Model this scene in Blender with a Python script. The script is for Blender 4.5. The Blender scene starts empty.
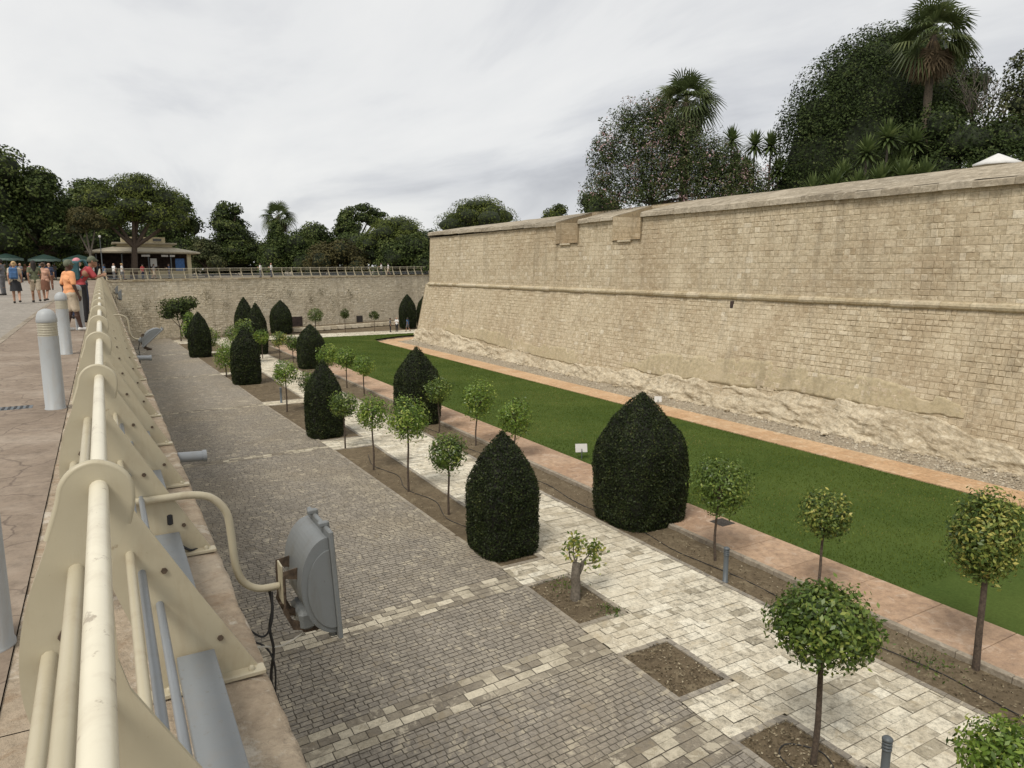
import bpy, math, random
import numpy as np
from mathutils import Vector, Matrix

rng = np.random.default_rng(7)
random.seed(7)
sc = bpy.context.scene
COL = sc.collection
R = math.radians
ZL = -5.95            # garden floor in the moat
SL = 0.0055           # the upper walkway climbs gently

# ------------------------------------------------------------------ materials
def new_mat(name):
    m = bpy.data.materials.new(name); m.use_nodes = True
    nt = m.node_tree
    for n in list(nt.nodes): nt.nodes.remove(n)
    out = nt.nodes.new('ShaderNodeOutputMaterial')
    b = nt.nodes.new('ShaderNodeBsdfPrincipled')
    nt.links.new(b.outputs[0], out.inputs[0])
    return m, nt, b, out
def nd(nt, t, **kw):
    n = nt.nodes.new(t)
    for k, v in kw.items():
        if k.startswith('i_'): n.inputs[int(k[2:])].default_value = v
        else: setattr(n, k, v)
    return n
def ramp(nt, src, stops):
    r = nt.nodes.new('ShaderNodeValToRGB')
    e = r.color_ramp.elements
    while len(e) < len(stops): e.new(0.5)
    for i, (p, c) in enumerate(stops):
        e[i].position = p
        e[i].color = (c, c, c, 1) if isinstance(c, (int, float)) else (c[0], c[1], c[2], 1)
    nt.links.new(src, r.inputs[0]); return r.outputs[0]
def noise(nt, co, scale, detail=4, rough=.55, dist=0, dims='3D'):
    n = nd(nt, 'ShaderNodeTexNoise'); n.noise_dimensions = dims
    n.inputs['Scale'].default_value = scale; n.inputs['Detail'].default_value = detail
    n.inputs['Roughness'].default_value = rough; n.inputs['Distortion'].default_value = dist
    nt.links.new(co, n.inputs['Vector']); return n.outputs[0]
def mix(nt, f, a, b, mode='MIX'):
    m = nd(nt, 'ShaderNodeMix'); m.data_type = 'RGBA'; m.blend_type = mode
    for s, v in ((m.inputs[0], f), (m.inputs[6], a), (m.inputs[7], b)):
        if isinstance(v, (int, float)): s.default_value = v
        elif isinstance(v, tuple): s.default_value = (v[0], v[1], v[2], 1)
        else: nt.links.new(v, s)
    return m.outputs[2]
def math_(nt, op, a, b=0.0):
    m = nd(nt, 'ShaderNodeMath'); m.operation = op
    for i, v in enumerate((a, b)):
        if isinstance(v, (int, float)): m.inputs[i].default_value = v
        else: nt.links.new(v, m.inputs[i])
    return m.outputs[0]
def coords(nt, scale=None, obj=True):
    t = nd(nt, 'ShaderNodeTexCoord'); o = t.outputs['Object' if obj else 'Generated']
    if scale:
        mp = nd(nt, 'ShaderNodeMapping'); mp.inputs['Scale'].default_value = scale
        nt.links.new(o, mp.inputs[0]); return mp.outputs[0]
    return o
def tint(nt):
    a = nd(nt, 'ShaderNodeAttribute'); a.attribute_name = 'tint'; return a.outputs['Fac']
def bump(nt, b, h, strength=.4, dist=.02):
    n = nd(nt, 'ShaderNodeBump'); n.inputs['Strength'].default_value = strength
    n.inputs['Distance'].default_value = dist
    nt.links.new(h, n.inputs['Height']); nt.links.new(n.outputs[0], b.inputs['Normal'])
def setc(nt, b, c, rough=.8, metal=0, spec=None):
    if isinstance(c, tuple): b.inputs['Base Color'].default_value = (c[0], c[1], c[2], 1)
    else: nt.links.new(c, b.inputs['Base Color'])
    b.inputs['Roughness'].default_value = rough; b.inputs['Metallic'].default_value = metal
    if spec is not None: b.inputs['Specular IOR Level'].default_value = spec

def leaf_mat(name, stops, transl=.22, rough=.5, spec=.25):
    m, nt, b, out = new_mat(name)
    c = ramp(nt, tint(nt), stops)
    setc(nt, b, c, rough, 0, spec)
    tr = nd(nt, 'ShaderNodeBsdfTranslucent'); nt.links.new(c, tr.inputs[0])
    mx = nd(nt, 'ShaderNodeMixShader'); mx.inputs[0].default_value = transl
    nt.links.new(b.outputs[0], mx.inputs[1]); nt.links.new(tr.outputs[0], mx.inputs[2])
    nt.links.new(mx.outputs[0], out.inputs[0]); return m

def plain(name, c, rough=.6, metal=0, var=.25, scale=6, bmp=0):
    m, nt, b, out = new_mat(name)
    co = coords(nt); n = noise(nt, co, scale, 5)
    lo = tuple(v*(1-var) for v in c); hi = tuple(min(1, v*(1+var)) for v in c)
    setc(nt, b, ramp(nt, n, [(.3, lo), (.7, hi)]), rough, metal)
    if bmp: bump(nt, b, n, bmp, .01)
    return m

def stone_mat(name, stops, stain=(.16, .12, .07), stain_amt=.6, streak=True, pale=(.55, .47, .33), bsc=9, grain=7, pits=.35, gr=(.30, .66, .5)):
    m, nt, b, out = new_mat(name)
    co = coords(nt)
    c = ramp(nt, tint(nt), stops)
    # fine grain inside every block
    g = noise(nt, co, grain, 7, .78)
    c = mix(nt, .9, c, ramp(nt, g, [(gr[0], gr[2]), (.5, .92), (gr[1], 1.14)]), 'MULTIPLY')
    q = noise(nt, co, grain*3.1, 4, .8, .8)
    pm = noise(nt, co, .8, 4, .6)
    c = mix(nt, math_(nt, 'MULTIPLY', math_(nt, 'MULTIPLY', ramp(nt, q, [(.56, 0.), (.66, 1.)]), ramp(nt, pm, [(.42, .15), (.62, 1.)])), pits), c, tuple(v*.35 for v in pale))
    # large weathering patches of its own shape
    w = noise(nt, co, .16, 6, .62, .6)
    c = mix(nt, math_(nt, 'MULTIPLY', ramp(nt, w, [(.44, 0.), (.66, 1.)]), stain_amt*.65), c, stain)
    p = noise(nt, co, .33, 5, .6, .3)
    c = mix(nt, math_(nt, 'MULTIPLY', ramp(nt, p, [(.55, 0.), (.72, 1.)]), .5), c, pale)
    fs = noise(nt, coords(nt, (1, 1, 2.2)), 2.6, 7, .75, .7)
    c = mix(nt, math_(nt, 'MULTIPLY', ramp(nt, fs, [(.54, 0.), (.62, 1.)]), .7), c, pale)
    c = mix(nt, math_(nt, 'MULTIPLY', ramp(nt, fs, [(.36, 1.), (.45, 0.)]), .62), c, stain)
    if streak:
        s = noise(nt, coords(nt, (1.3, 1.3, .09)), 1.0, 5, .6)
        c = mix(nt, math_(nt, 'MULTIPLY', ramp(nt, s, [(.53, 0.), (.75, 1.)]), .38), c, (.15, .125, .09))
    setc(nt, b, c, .92, 0, .15)
    bump(nt, b, noise(nt, co, bsc, 7, .75), .75, .035)
    return m

M = {}
M['wall_stone'] = stone_mat('bastion limestone', [(0, (.46, .375, .25)), (.35, (.545, .455, .315)), (.75, (.60, .51, .365)), (1, (.70, .62, .475))], (.34, .25, .155), .75, True, (.68, .59, .43))
M['wall_joint'] = stone_mat('bastion joint mortar', [(0, (.30, .24, .155)), (1, (.36, .295, .195))], (.16, .115, .07), .5, True, (.42, .33, .2))
M['moat_joint'] = stone_mat('moat wall joints', [(0, (.50, .43, .32)), (1, (.58, .51, .38))], (.26, .22, .165), .6, True, (.55, .49, .38))
M['moat_stone'] = stone_mat('moat wall limestone', [(0, (.54, .47, .345)), (.5, (.70, .62, .465)), (1, (.83, .76, .61))], (.30, .25, .18), .6, True, (.58, .5, .38))
M['coping'] = stone_mat('weathered coping stone', [(0, (.28, .235, .17)), (.5, (.38, .325, .24)), (1, (.47, .41, .315))], (.15, .13, .1), .9, False, (.52, .46, .36), 9, 5, .7)
M['cordon'] = stone_mat('cordon limestone', [(0, (.44, .36, .23)), (.5, (.56, .48, .33)), (1, (.62, .54, .4))], (.28, .21, .13), .5, True)
M['plaster'] = stone_mat('old lime render', [(0, (.47, .395, .255)), (1, (.51, .43, .285))], (.40, .32, .195), .6, True, (.56, .475, .335), 6, 5, .6)
M['rock'] = stone_mat('limestone bedrock', [(0, (.52, .44, .31)), (1, (.64, .56, .42))], (.31, .24, .15), .9, False, (.66, .59, .45), 5, 3.2, .9, (.3, .66, .36))
M['ledge'] = stone_mat('pinkish ledge stone', [(0, (.43, .35, .255)), (1, (.51, .42, .31))], (.29, .2, .125), 1.0, False, (.62, .56, .46), 14, 12, .9, (.3, .66, .5))
M['cobble'] = stone_mat('grey basalt setts', [(0, (.22, .198, .166)), (.5, (.29, .26, .216)), (.85, (.345, .31, .255)), (1, (.40, .36, .295))], (.31, .26, .185), .8, False, (.50, .44, .33), 20, 8, .6)
M['cobble_joint'] = plain('sett joint sand', (.13, .113, .088), .95, 0, .4, 2)
M['pale_stone'] = stone_mat('pale paving stone', [(0, (.36, .32, .24)), (.15, (.54, .485, .375)), (.6, (.67, .61, .48)), (1, (.76, .71, .58))], (.47, .395, .27), .7, False, (.76, .70, .56), 18, 8, 1.0, (.36, .62, .42))
M['band_stone'] = stone_mat('patchy band stone', [(0, (.2, .175, .14)), (.45, (.28, .245, .19)), (.6, (.46, .41, .31)), (1, (.64, .58, .45))], (.27, .225, .155), .7, False, (.58, .52, .4), 18, 9, .8)
M['pale_joint'] = plain('paving joint', (.26, .225, .165), .95, 0, .35, 3)
M['pink_slab'] = stone_mat('pink paving slab', [(0, (.40, .265, .17)), (1, (.48, .335, .225))], (.27, .19, .14), .75, False, (.5, .385, .29), 16, 5, .5)
M['orange_slab'] = stone_mat('orange paving slab', [(0, (.52, .33, .185)), (1, (.62, .42, .25))], (.40, .27, .16), .5, False, (.62, .48, .32), 16)
M['kerb'] = stone_mat('kerb stone', [(0, (.26, .22, .17)), (1, (.36, .31, .24))], (.17, .14, .1), .6, False, (.4, .35, .28), 16)
M['soil'] = stone_mat('dry garden soil', [(0, (.14, .107, .067)), (1, (.165, .127, .08))], (.085, .064, .04), .8, False, (.235, .19, .122), 24, 14, .6)
M['gravel'] = plain('limestone gravel base', (.30, .25, .18), .95, 0, .4, 12, .8)
M['pebble'] = stone_mat('loose pebbles', [(0, (.22, .18, .13)), (.5, (.42, .36, .27)), (1, (.6, .54, .43))], (.3, .25, .17), .3, False)
M['cream'] = None
def paint(name, c, chip=(.30, .24, .16), amt=.56, rough=.42):
    m, nt, b, out = new_mat(name); co = coords(nt)
    n = noise(nt, co, 34, 6, .72); d = noise(nt, co, 2.2, 5, .6, .4)
    base = mix(nt, .5, c, ramp(nt, d, [(.25, tuple(v*.78 for v in c)), (.75, tuple(min(1, v*1.06) for v in c))]))
    gr_ = noise(nt, coords(nt, (5, 5, 1.2)), 2.0, 6, .7, .4)
    base = mix(nt, ramp(nt, gr_, [(.5, 0.), (.72, .42)]), base, tuple(v*1.25 for v in chip))
    col = mix(nt, ramp(nt, n, [(amt+.1, 0.), (amt+.16, .8)]), base, chip)
    setc(nt, b, col, rough, 0, .4); bump(nt, b, n, .12, .004); return m
M['cream'] = paint('cream metal paint', (.46, .41, .29), (.25, .19, .12), .57)
M['rail_paint'] = paint('worn cream handrail paint', (.68, .63, .49), (.30, .25, .18), .51, .35)
M['tube_grey'] = paint('grey conduit paint', (.23, .245, .255), (.16, .16, .15), .6, .4)
M['galv'] = paint('galvanised tray', (.20, .212, .215), (.17, .16, .145), .5, .5)
M['lamp_grey'] = paint('grey lamp enamel', (.17, .18, .18), (.09, .08, .06), .58, .45)
M['bollard_grey'] = paint('pale grey bollard paint', (.37, .385, .385), (.25, .2, .14), .62, .5)
M['dark_grey'] = paint('dark grey lamp paint', (.10, .115, .125), (.06, .06, .06), .65, .45)
M['lens'] = plain('frosted amber lens', (.40, .37, .285), .35, 0, .15)
M['glass_lamp'] = plain('lamp front glass', (.06, .07, .08), .08, 0, .1)
M['rust'] = plain('rusty bracket', (.085, .06, .04), .8, .2, .5, 30, .3)
M['black'] = plain('black cable', (.015, .015, .016), .6)
M['white_cable'] = plain('pale cable', (.5, .48, .42), .6)
M['bark'] = plain('brown bark', (.075, .055, .04), .95, 0, .5, 18, .8)
M['bark_grey'] = plain('grey bark', (.14, .12, .095), .95, 0, .4, 14, .8)
M['palm_bark'] = plain('palm bark', (.085, .066, .045), .95, 0, .5, 10, .8)
M['asphalt'] = stone_mat('grey stone roadway', [(0, (.27, .245, .21)), (1, (.35, .315, .27))], (.22, .195, .165), .6, False, (.38, .34, .285), 12)
M['dirt_ground'] = plain('park ground', (.19, .155, .10), .95, 0, .4, .3)
M['twig_core'] = plain('hedge twigs', (.012, .012, .008), .95, 0, .3)
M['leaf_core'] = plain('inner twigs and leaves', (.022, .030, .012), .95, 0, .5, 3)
M['hedge'] = leaf_mat('clipped hedge leaves', [(0, (.008, .012, .005)), (.5, (.024, .035, .011)), (.85, (.045, .06, .019)), (1, (.10, .105, .035))], .12, .5, .15)
M['citrus'] = leaf_mat('citrus leaves', [(0, (.045, .08, .014)), (.42, (.13, .215, .032)), (.8, (.24, .335, .055)), (1, (.40, .45, .10))], .38, .36, .4)
M['citrus_y'] = leaf_mat('yellowing citrus leaves', [(0, (.04, .07, .016)), (.4, (.11, .165, .038)), (.68, (.24, .28, .06)), (1, (.52, .47, .13))], .34, .4, .3)
M['citrus_d'] = leaf_mat('deep green citrus leaves', [(0, (.036, .062, .012)), (.45, (.09, .145, .025)), (.85, (.175, .24, .045)), (1, (.28, .32, .07))], .35, .36, .4)
M['dark_leaf'] = leaf_mat('dark evergreen leaves', [(0, (.022, .034, .010)), (.5, (.055, .078, .022)), (1, (.115, .138, .042))], .12, .6, .1)
M['ficus_leaf'] = leaf_mat('dark ficus leaves', [(0, (.015, .024, .007)), (.5, (.036, .054, .015)), (.9, (.06, .082, .024)), (1, (.08, .096, .032))], .12, .6, .1)
M['pine_leaf'] = leaf_mat('pine needles', [(0, (.03, .042, .010)), (.5, (.078, .10, .021)), (1, (.145, .165, .04))], .15, .6, .1)
M['brown_leaf'] = leaf_mat('brownish foliage', [(0, (.035, .032, .012)), (.5, (.075, .068, .026)), (1, (.12, .105, .045))], .15, .6, .1)
M['olive_leaf'] = leaf_mat('olive bush leaves', [(0, (.03, .04, .014)), (.5, (.075, .085, .035)), (1, (.13, .13, .06))], .15, .6, .1)
M['oleander'] = leaf_mat('oleander leaves and flowers', [(0, (.018, .028, .009)), (.45, (.046, .068, .019)), (.76, (.10, .12, .036)), (.85, (.12, .105, .045)), (.90, (.34, .2, .2)), (1, (.52, .36, .36))], .2, .5, .2)
M['palm_leaf'] = leaf_mat('palm fronds', [(0, (.03, .042, .014)), (.5, (.075, .10, .034)), (1, (.17, .19, .075))], .3, .5, .25)
M['dead_frond'] = leaf_mat('dead palm fronds', [(0, (.08, .06, .035)), (1, (.24, .18, .11))], .1, .8, .1)
M['yucca_leaf'] = leaf_mat('yucca blades', [(0, (.045, .065, .022)), (.5, (.11, .15, .05)), (1, (.23, .27, .10))], .25, .5, .2)
M['grass'] = leaf_mat('lawn grass', [(0, (.058, .09, .015)), (.5, (.11, .15, .029)), (.88, (.165, .20, .045)), (1, (.26, .235, .085))], .3, .7, .05)
M['litter'] = leaf_mat('fallen leaves', [(0, (.05, .038, .022)), (.5, (.13, .10, .06)), (.85, (.24, .2, .13)), (1, (.42, .36, .25))], .1, .8, .1)
def lawn_base():
    m, nt, b, out = new_mat('lawn turf'); co = coords(nt)
    a = noise(nt, co, .35, 6, .6); f = noise(nt, co, 16, 5, .8)
    c = mix(nt, .6, ramp(nt, a, [(.3, (.06, .092, .017)), (.7, (.135, .172, .04))]), ramp(nt, f, [(.3, (.018, .034, .009)), (.7, (.07, .11, .03))]))
    setc(nt, b, c, .95, 0, .05); bump(nt, b, f, .8, .03); return m
M['lawn'] = lawn_base()
M['white_plastic'] = plain('white plastic', (.55, .54, .51), .5, 0, .06)
M['cast_iron'] = plain('cast iron cover', (.055, .048, .04), .7, .3, .3, 12, .5)
M['cream_wall'] = plain('cream kiosk wall', (.52, .45, .29), .85, 0, .12, 1.5)
M['roof_edge'] = plain('kiosk roof sheet', (.42, .37, .27), .7, 0, .12, 2)
M['shadow_in'] = plain('painted interior shade', (.045, .03, .025), .9, 0, .5, 3)  # shade inside openings, painted as a dark base colour
M['window_dark'] = plain('dark window glass', (.05, .045, .035), .15, 0, .1)
M['green_cloth'] = plain('dark green canvas', (.006, .03, .021), .8, 0, .2)
M['pale_cloth'] = plain('pale valance canvas', (.10, .15, .13), .8, 0, .2)
M['white_cloth'] = plain('white canvas', (.62, .61, .58), .8, 0, .05)
M['blue_poster'] = plain('blue display board', (.03, .11, .3), .5, 0, .3, 4)
M['door_wood'] = plain('dark door', (.035, .03, .026), .7, 0, .3, 5)

def flagstone():
    m, nt, b, out = new_mat('stamped pinkish concrete'); co = coords(nt)
    dn = nd(nt, 'ShaderNodeTexNoise'); dn.inputs['Scale'].default_value = 3.0; dn.inputs['Detail'].default_value = 4
    nt.links.new(co, dn.inputs['Vector'])
    mx = nd(nt, 'ShaderNodeVectorMath'); mx.operation = 'MULTIPLY_ADD'
    nt.links.new(dn.outputs['Color'], mx.inputs[0]); mx.inputs[1].default_value = (.3, .3, .0); nt.links.new(co, mx.inputs[2])
    def cracks(scale, w):
        v = nd(nt, 'ShaderNodeTexVoronoi'); v.feature = 'DISTANCE_TO_EDGE'; v.inputs['Scale'].default_value = scale
        nt.links.new(mx.outputs[0], v.inputs['Vector']); return ramp(nt, v.outputs['Distance'], [(0, 0.), (w, 1.)])
    v2 = nd(nt, 'ShaderNodeTexVoronoi'); v2.inputs['Scale'].default_value = 2.2; nt.links.new(mx.outputs[0], v2.inputs['Vector'])
    sep = nd(nt, 'ShaderNodeSeparateColor'); nt.links.new(v2.outputs['Color'], sep.inputs[0])
    a = noise(nt, co, .9, 7, .68); f = noise(nt, co, 11, 7, .82)
    c = ramp(nt, sep.outputs[0], [(0, (.25, .195, .145)), (1, (.31, .25, .19))])
    c = mix(nt, .6, c, ramp(nt, a, [(.32, (.17, .13, .098)), (.52, (.27, .213, .162)), (.7, (.40, .34, .275))]))
    c = mix(nt, .7, c, ramp(nt, f, [(.32, .5), (.5, .88), (.66, 1.1)]), 'MULTIPLY')
    k = cracks(2.2, .022)
    # cracks fade where the stamped pattern has worn away
    fade = ramp(nt, noise(nt, co, .9, 4), [(.48, 1.), (.68, .35)])
    inv = math_(nt, 'MULTIPLY', math_(nt, 'SUBTRACT', 1.0, k), fade)
    c = mix(nt, math_(nt, 'MULTIPLY', inv, .85), c, (.13, .10, .08))
    setc(nt, b, c, .9, 0, .2)
    bump(nt, b, math_(nt, 'ADD', f, math_(nt, 'MULTIPLY', k, .8)), .4, .012); return m
M['flag'] = flagstone()

# ------------------------------------------------------------------ mesh accumulator
class MB:
    def __init__(s): s.V=[]; s.L=[]; s.N=[]; s.MI=[]; s.T=[]; s.S=[]; s.nv=0
    def add(s, v, f, mi=0, t=None, smooth=False):
        """v: (n,3), f: (m,k) int array"""
        v = np.asarray(v, float).reshape(-1, 3); f = np.asarray(f, int)
        m, k = f.shape
        s.V.append(v); s.L.append((f+s.nv).ravel()); s.N.append(np.full(m, k)); s.nv += len(v)
        s.MI.append(np.full(m, mi)); s.S.append(np.full(m, smooth))
        if t is None: t = np.full(m, .5)
        s.T.append(np.broadcast_to(np.asarray(t, float), (m,)).copy())
    def quads(s, P, mi=0, t=None, smooth=False):
        """P: (n,4,3)"""
        P = np.asarray(P, float); n = len(P)
        s.add(P.reshape(-1, 3), np.arange(n*4).reshape(n, 4), mi, t, smooth)
    def poly(s, pts, mi=0, t=.5):
        s.add(pts, np.arange(len(pts))[None], mi, t)
    def prism(s, prof, ax, d0, d1, mi=0, t=.5):
        """extrude closed 2-D outline (counter-clockwise) along an axis 0/1/2"""
        n = len(prof)
        def up(d):
            o = np.zeros((n, 3)); a = [i for i in range(3) if i != ax]
            o[:, a] = prof; o[:, ax] = d; return o
        v = np.vstack([up(d0), up(d1)])
        s.add(v, np.arange(n)[None], mi, t); s.add(v[n:], np.arange(n)[::-1][None], mi, t)
        i = np.arange(n); j = (i+1) % n
        s.add(v, np.stack([i, i+n, j+n, j], 1), mi, t)
    def box(s, c, h, mi=0, t=.5, bev=0):
        c = np.asarray(c, float); h = np.asarray(h, float)
        if bev <= 0:
            sg = np.array([[-1,-1,-1],[1,-1,-1],[1,1,-1],[-1,1,-1],[-1,-1,1],[1,-1,1],[1,1,1],[-1,1,1]], float)
            s.add(c+sg*h, [[0,3,2,1],[4,5,6,7],[0,1,5,4],[1,2,6,5],[2,3,7,6],[3,0,4,7]], mi, t)
        else:
            x, y, z = h; b = min(bev, .45*min(h))
            prof = [(-x+b,-y),(x-b,-y),(x,-y+b),(x,y-b),(x-b,y),(-x+b,y),(-x,y-b),(-x,-y+b)]
            def ring(k, zz): return np.array([[p[0]*k[0], p[1]*k[1], zz] for p in prof])+c
            k0 = ((x-b)/x, (y-b)/y); V = np.vstack([ring(k0,-z), ring((1,1),-z+b), ring((1,1),z-b), ring(k0,z)])
            F = [[r*8+i, r*8+(i+1)%8, (r+1)*8+(i+1)%8, (r+1)*8+i] for r in range(3) for i in range(8)]
            s.add(V, F, mi, t); s.add(V, [[7-i for i in range(8)]], mi, t); s.add(V, [[24+i for i in range(8)]], mi, t)
    def tube(s, pts, rad, n=8, mi=0, t=.5, cap=True, smooth=True):
        pts = np.asarray(pts, float); m = len(pts)
        rad = np.broadcast_to(np.asarray(rad, float), (m,))
        tan = np.gradient(pts, axis=0); tan /= np.linalg.norm(tan, axis=1)[:, None]+1e-9
        ref = np.array([0, 0, 1.]) if abs(tan[0][2]) < .9 else np.array([1., 0, 0])
        V = []; u = np.cross(tan[0], ref); u /= np.linalg.norm(u)
        a = np.linspace(0, 2*np.pi, n, endpoint=False)
        for i in range(m):
            u = u - tan[i]*np.dot(u, tan[i]); u /= np.linalg.norm(u)+1e-9
            w = np.cross(tan[i], u)
            V.append(pts[i]+rad[i]*(np.cos(a)[:, None]*u+np.sin(a)[:, None]*w))
        V = np.vstack(V)
        F = [[r*n+i, r*n+(i+1) % n, (r+1)*n+(i+1) % n, (r+1)*n+i] for r in range(m-1) for i in range(n)]
        s.add(V, F, mi, t, smooth)
        if cap:
            s.add(V, [[n-1-i for i in range(n)]], mi, t); s.add(V, [[(m-1)*n+i for i in range(n)]], mi, t)
    def lathe(s, prof, n=20, c=(0, 0, 0), mi=0, t=.5, smooth=True):
        """prof: (r,z) pairs bottom to top"""
        a = np.linspace(0, 2*np.pi, n, endpoint=False); m = len(prof)
        V = np.vstack([np.stack([r*np.cos(a), r*np.sin(a), np.full(n, z)], 1) for r, z in prof])+np.asarray(c, float)
        F = [[r*n+i, r*n+(i+1) % n, (r+1)*n+(i+1) % n, (r+1)*n+i] for r in range(m-1) for i in range(n)]
        s.add(V, F, mi, t, smooth)
        s.add(V, [[n-1-i for i in range(n)]], mi, t); s.add(V, [[(m-1)*n+i for i in range(n)]], mi, t)
    def grid(s, P, mi=0, t=None, smooth=True):
        a, b = P.shape[:2]; i = np.arange(a*b).reshape(a, b)
        F = np.stack([i[:-1, :-1], i[1:, :-1], i[1:, 1:], i[:-1, 1:]], -1).reshape(-1, 4)
        s.add(P.reshape(-1, 3), F, mi, t, smooth)
    def mesh(s, name, mats):
        me = bpy.data.meshes.new(name)
        V = np.vstack(s.V); L = np.concatenate(s.L).astype(np.int32); N = np.concatenate(s.N).astype(np.int32)
        me.vertices.add(len(V)); me.vertices.foreach_set('co', V.astype(np.float32).ravel())
        me.loops.add(len(L)); me.loops.foreach_set('vertex_index', L)
        me.polygons.add(len(N)); me.polygons.foreach_set('loop_start', np.concatenate([[0], np.cumsum(N)[:-1]]).astype(np.int32))
        try: me.polygons.foreach_set('loop_total', N)
        except Exception: pass
        me.polygons.foreach_set('material_index', np.concatenate(s.MI).astype(np.int32))
        me.update(calc_edges=True)
        me.polygons.foreach_set('use_smooth', np.concatenate(s.S).astype(bool))
        at = me.attributes.new('tint', 'FLOAT', 'FACE'); at.data.foreach_set('value', np.concatenate(s.T).astype(np.float32))
        for m in (mats if isinstance(mats, (list, tuple)) else [mats]): me.materials.append(m)
        me.validate(); return me
    def build(s, name, mats, parent=None, loc=None):
        o = bpy.data.objects.new(name, s.mesh(name, mats)); COL.objects.link(o)
        if parent is not None: o.parent = parent
        if loc is not None: o.location = loc
        return o

def tag(o, label=None, cat=None, group=None, kind=None):
    if label: o['label'] = label
    if cat: o['category'] = cat
    if group: o['group'] = group
    if kind: o['kind'] = kind
    return o
def thing(name, label, cat, loc=(0, 0, 0), rz=0, group=None):
    o = bpy.data.objects.new(name, None); o.empty_display_size = .1; COL.objects.link(o)
    o.location = loc; o.rotation_euler = (0, 0, rz); return tag(o, label, cat, group)
def copy_tree(o, parent=None):
    c = o.copy(); COL.objects.link(c)
    if parent is not None: c.parent = parent
    for ch in o.children: copy_tree(ch, c)
    return c
def wz(y): return SL*max(0., min(y, 90.))

def unit(n):
    v = rng.normal(size=(n, 3)); return v/np.linalg.norm(v, axis=1)[:, None]
def leaves(mb, P, Nrm, size, aspect=.45, spread=.7, mi=0, t=None, droop=0):
    """diamond shaped leaves, one face each"""
    n = len(P); nn = Nrm+spread*rng.normal(size=(n, 3)); nn /= np.linalg.norm(nn, axis=1)[:, None]+1e-9
    a = np.cross(nn, unit(n)); a /= np.linalg.norm(a, axis=1)[:, None]+1e-9
    if droop: a[:, 2] -= droop; a /= np.linalg.norm(a, axis=1)[:, None]
    b = np.cross(nn, a); b /= np.linalg.norm(b, axis=1)[:, None]+1e-9
    L = (size*(.6+.8*rng.random(n)))[:, None]*.5; W = L*aspect
    Q = np.stack([P-a*L, P+b*W-a*L*.1, P+a*L, P-b*W-a*L*.1], 1)
    mb.quads(Q, mi, t if t is not None else rng.random(n))
def fbm(P, seed=0, oct=4, sc=1.0):
    """cheap smooth noise: sums of sines with random directions"""
    g = np.random.default_rng(seed); P = np.asarray(P, float); o = np.zeros(P.shape[:-1]); amp = 1.; f = sc
    for k in range(oct):
        for q in range(3):
            d = g.normal(size=3); d /= np.linalg.norm(d)
            o += amp/3*np.sin((P@d)*f*2*np.pi+g.random()*6.28+1.7*np.sin((P@np.roll(d, 1))*f*3.1+g.random()*6))
        amp *= .55; f *= 2.03
    return o

# ------------------------------------------------------------------ camera, sky, sun
F = 710.0
pitch = math.atan((384-270)/F); yaw = math.atan((512-100)/math.hypot(F, 384-270))
cam = bpy.data.cameras.new('camera'); co_ = bpy.data.objects.new('camera', cam); COL.objects.link(co_)
co_.location = (0, 0, 1.55); co_.rotation_euler = (math.pi/2-pitch, 0, -yaw)
cam.sensor_fit = 'HORIZONTAL'; cam.angle = 2*math.atan(512/F); cam.clip_start = .05; cam.clip_end = 3000
sc.camera = co_
SUN_EL, SUN_AZ = 54, 236          # azimuth: clockwise from +Y
w = bpy.data.worlds.new('World'); sc.world = w; w.use_nodes = True
nt = w.node_tree
for n in list(nt.nodes): nt.nodes.remove(n)
out = nd(nt, 'ShaderNodeOutputWorld'); bg = nd(nt, 'ShaderNodeBackground'); nt.links.new(bg.outputs[0], out.inputs[0])
sky = nd(nt, 'ShaderNodeTexSky'); sky.sky_type = 'NISHITA'; sky.sun_disc = False
sky.sun_elevation = R(SUN_EL); sky.sun_rotation = R(SUN_AZ); sky.air_density = 1; sky.dust_density = 2
tc = nd(nt, 'ShaderNodeTexCoord')
sep = nd(nt, 'ShaderNodeSeparateXYZ'); nt.links.new(tc.outputs['Generated'], sep.inputs[0])
zz = math_(nt, 'ADD', math_(nt, 'MAXIMUM', sep.outputs[2], 0.0), .16)
cmb = nd(nt, 'ShaderNodeCombineXYZ')
nt.links.new(math_(nt, 'DIVIDE', sep.outputs[0], zz), cmb.inputs[0]); nt.links.new(math_(nt, 'DIVIDE', sep.outputs[1], zz), cmb.inputs[1])
mpn = nd(nt, 'ShaderNodeMapping'); mpn.inputs['Rotation'].default_value = (0, 0, R(38)); mpn.inputs['Scale'].default_value = (1.0, .42, 1)
mpn.inputs['Location'].default_value = (20.1, 3.3, 0)
nt.links.new(cmb.outputs[0], mpn.inputs[0])
n1 = noise(nt, mpn.outputs[0], .95, 7, .56, .5); n2 = noise(nt, mpn.outputs[0], .33, 3, .5, .2)
cl = math_(nt, 'ADD', math_(nt, 'MULTIPLY', n1, .62), math_(nt, 'MULTIPLY', n2, .38))
cloud = ramp(nt, cl, [(.33, (2.75, 2.8, 2.98)), (.41, (3.85, 3.9, 4.02)), (.49, (4.8, 4.81, 4.78)), (.64, (5.5, 5.44, 5.3))])
skyc = mix(nt, .95, sky.outputs[0], cloud)
nt.links.new(skyc, bg.inputs[0]); bg.inputs[1].default_value = .1
sun = bpy.data.lights.new('sun', 'SUN'); sun.energy = 1.5; sun.angle = R(18); sun.color = (1, .95, .87)
so = bpy.data.objects.new('sun', sun); COL.objects.link(so)
dx, dy = math.sin(R(SUN_AZ)), math.cos(R(SUN_AZ))
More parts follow.
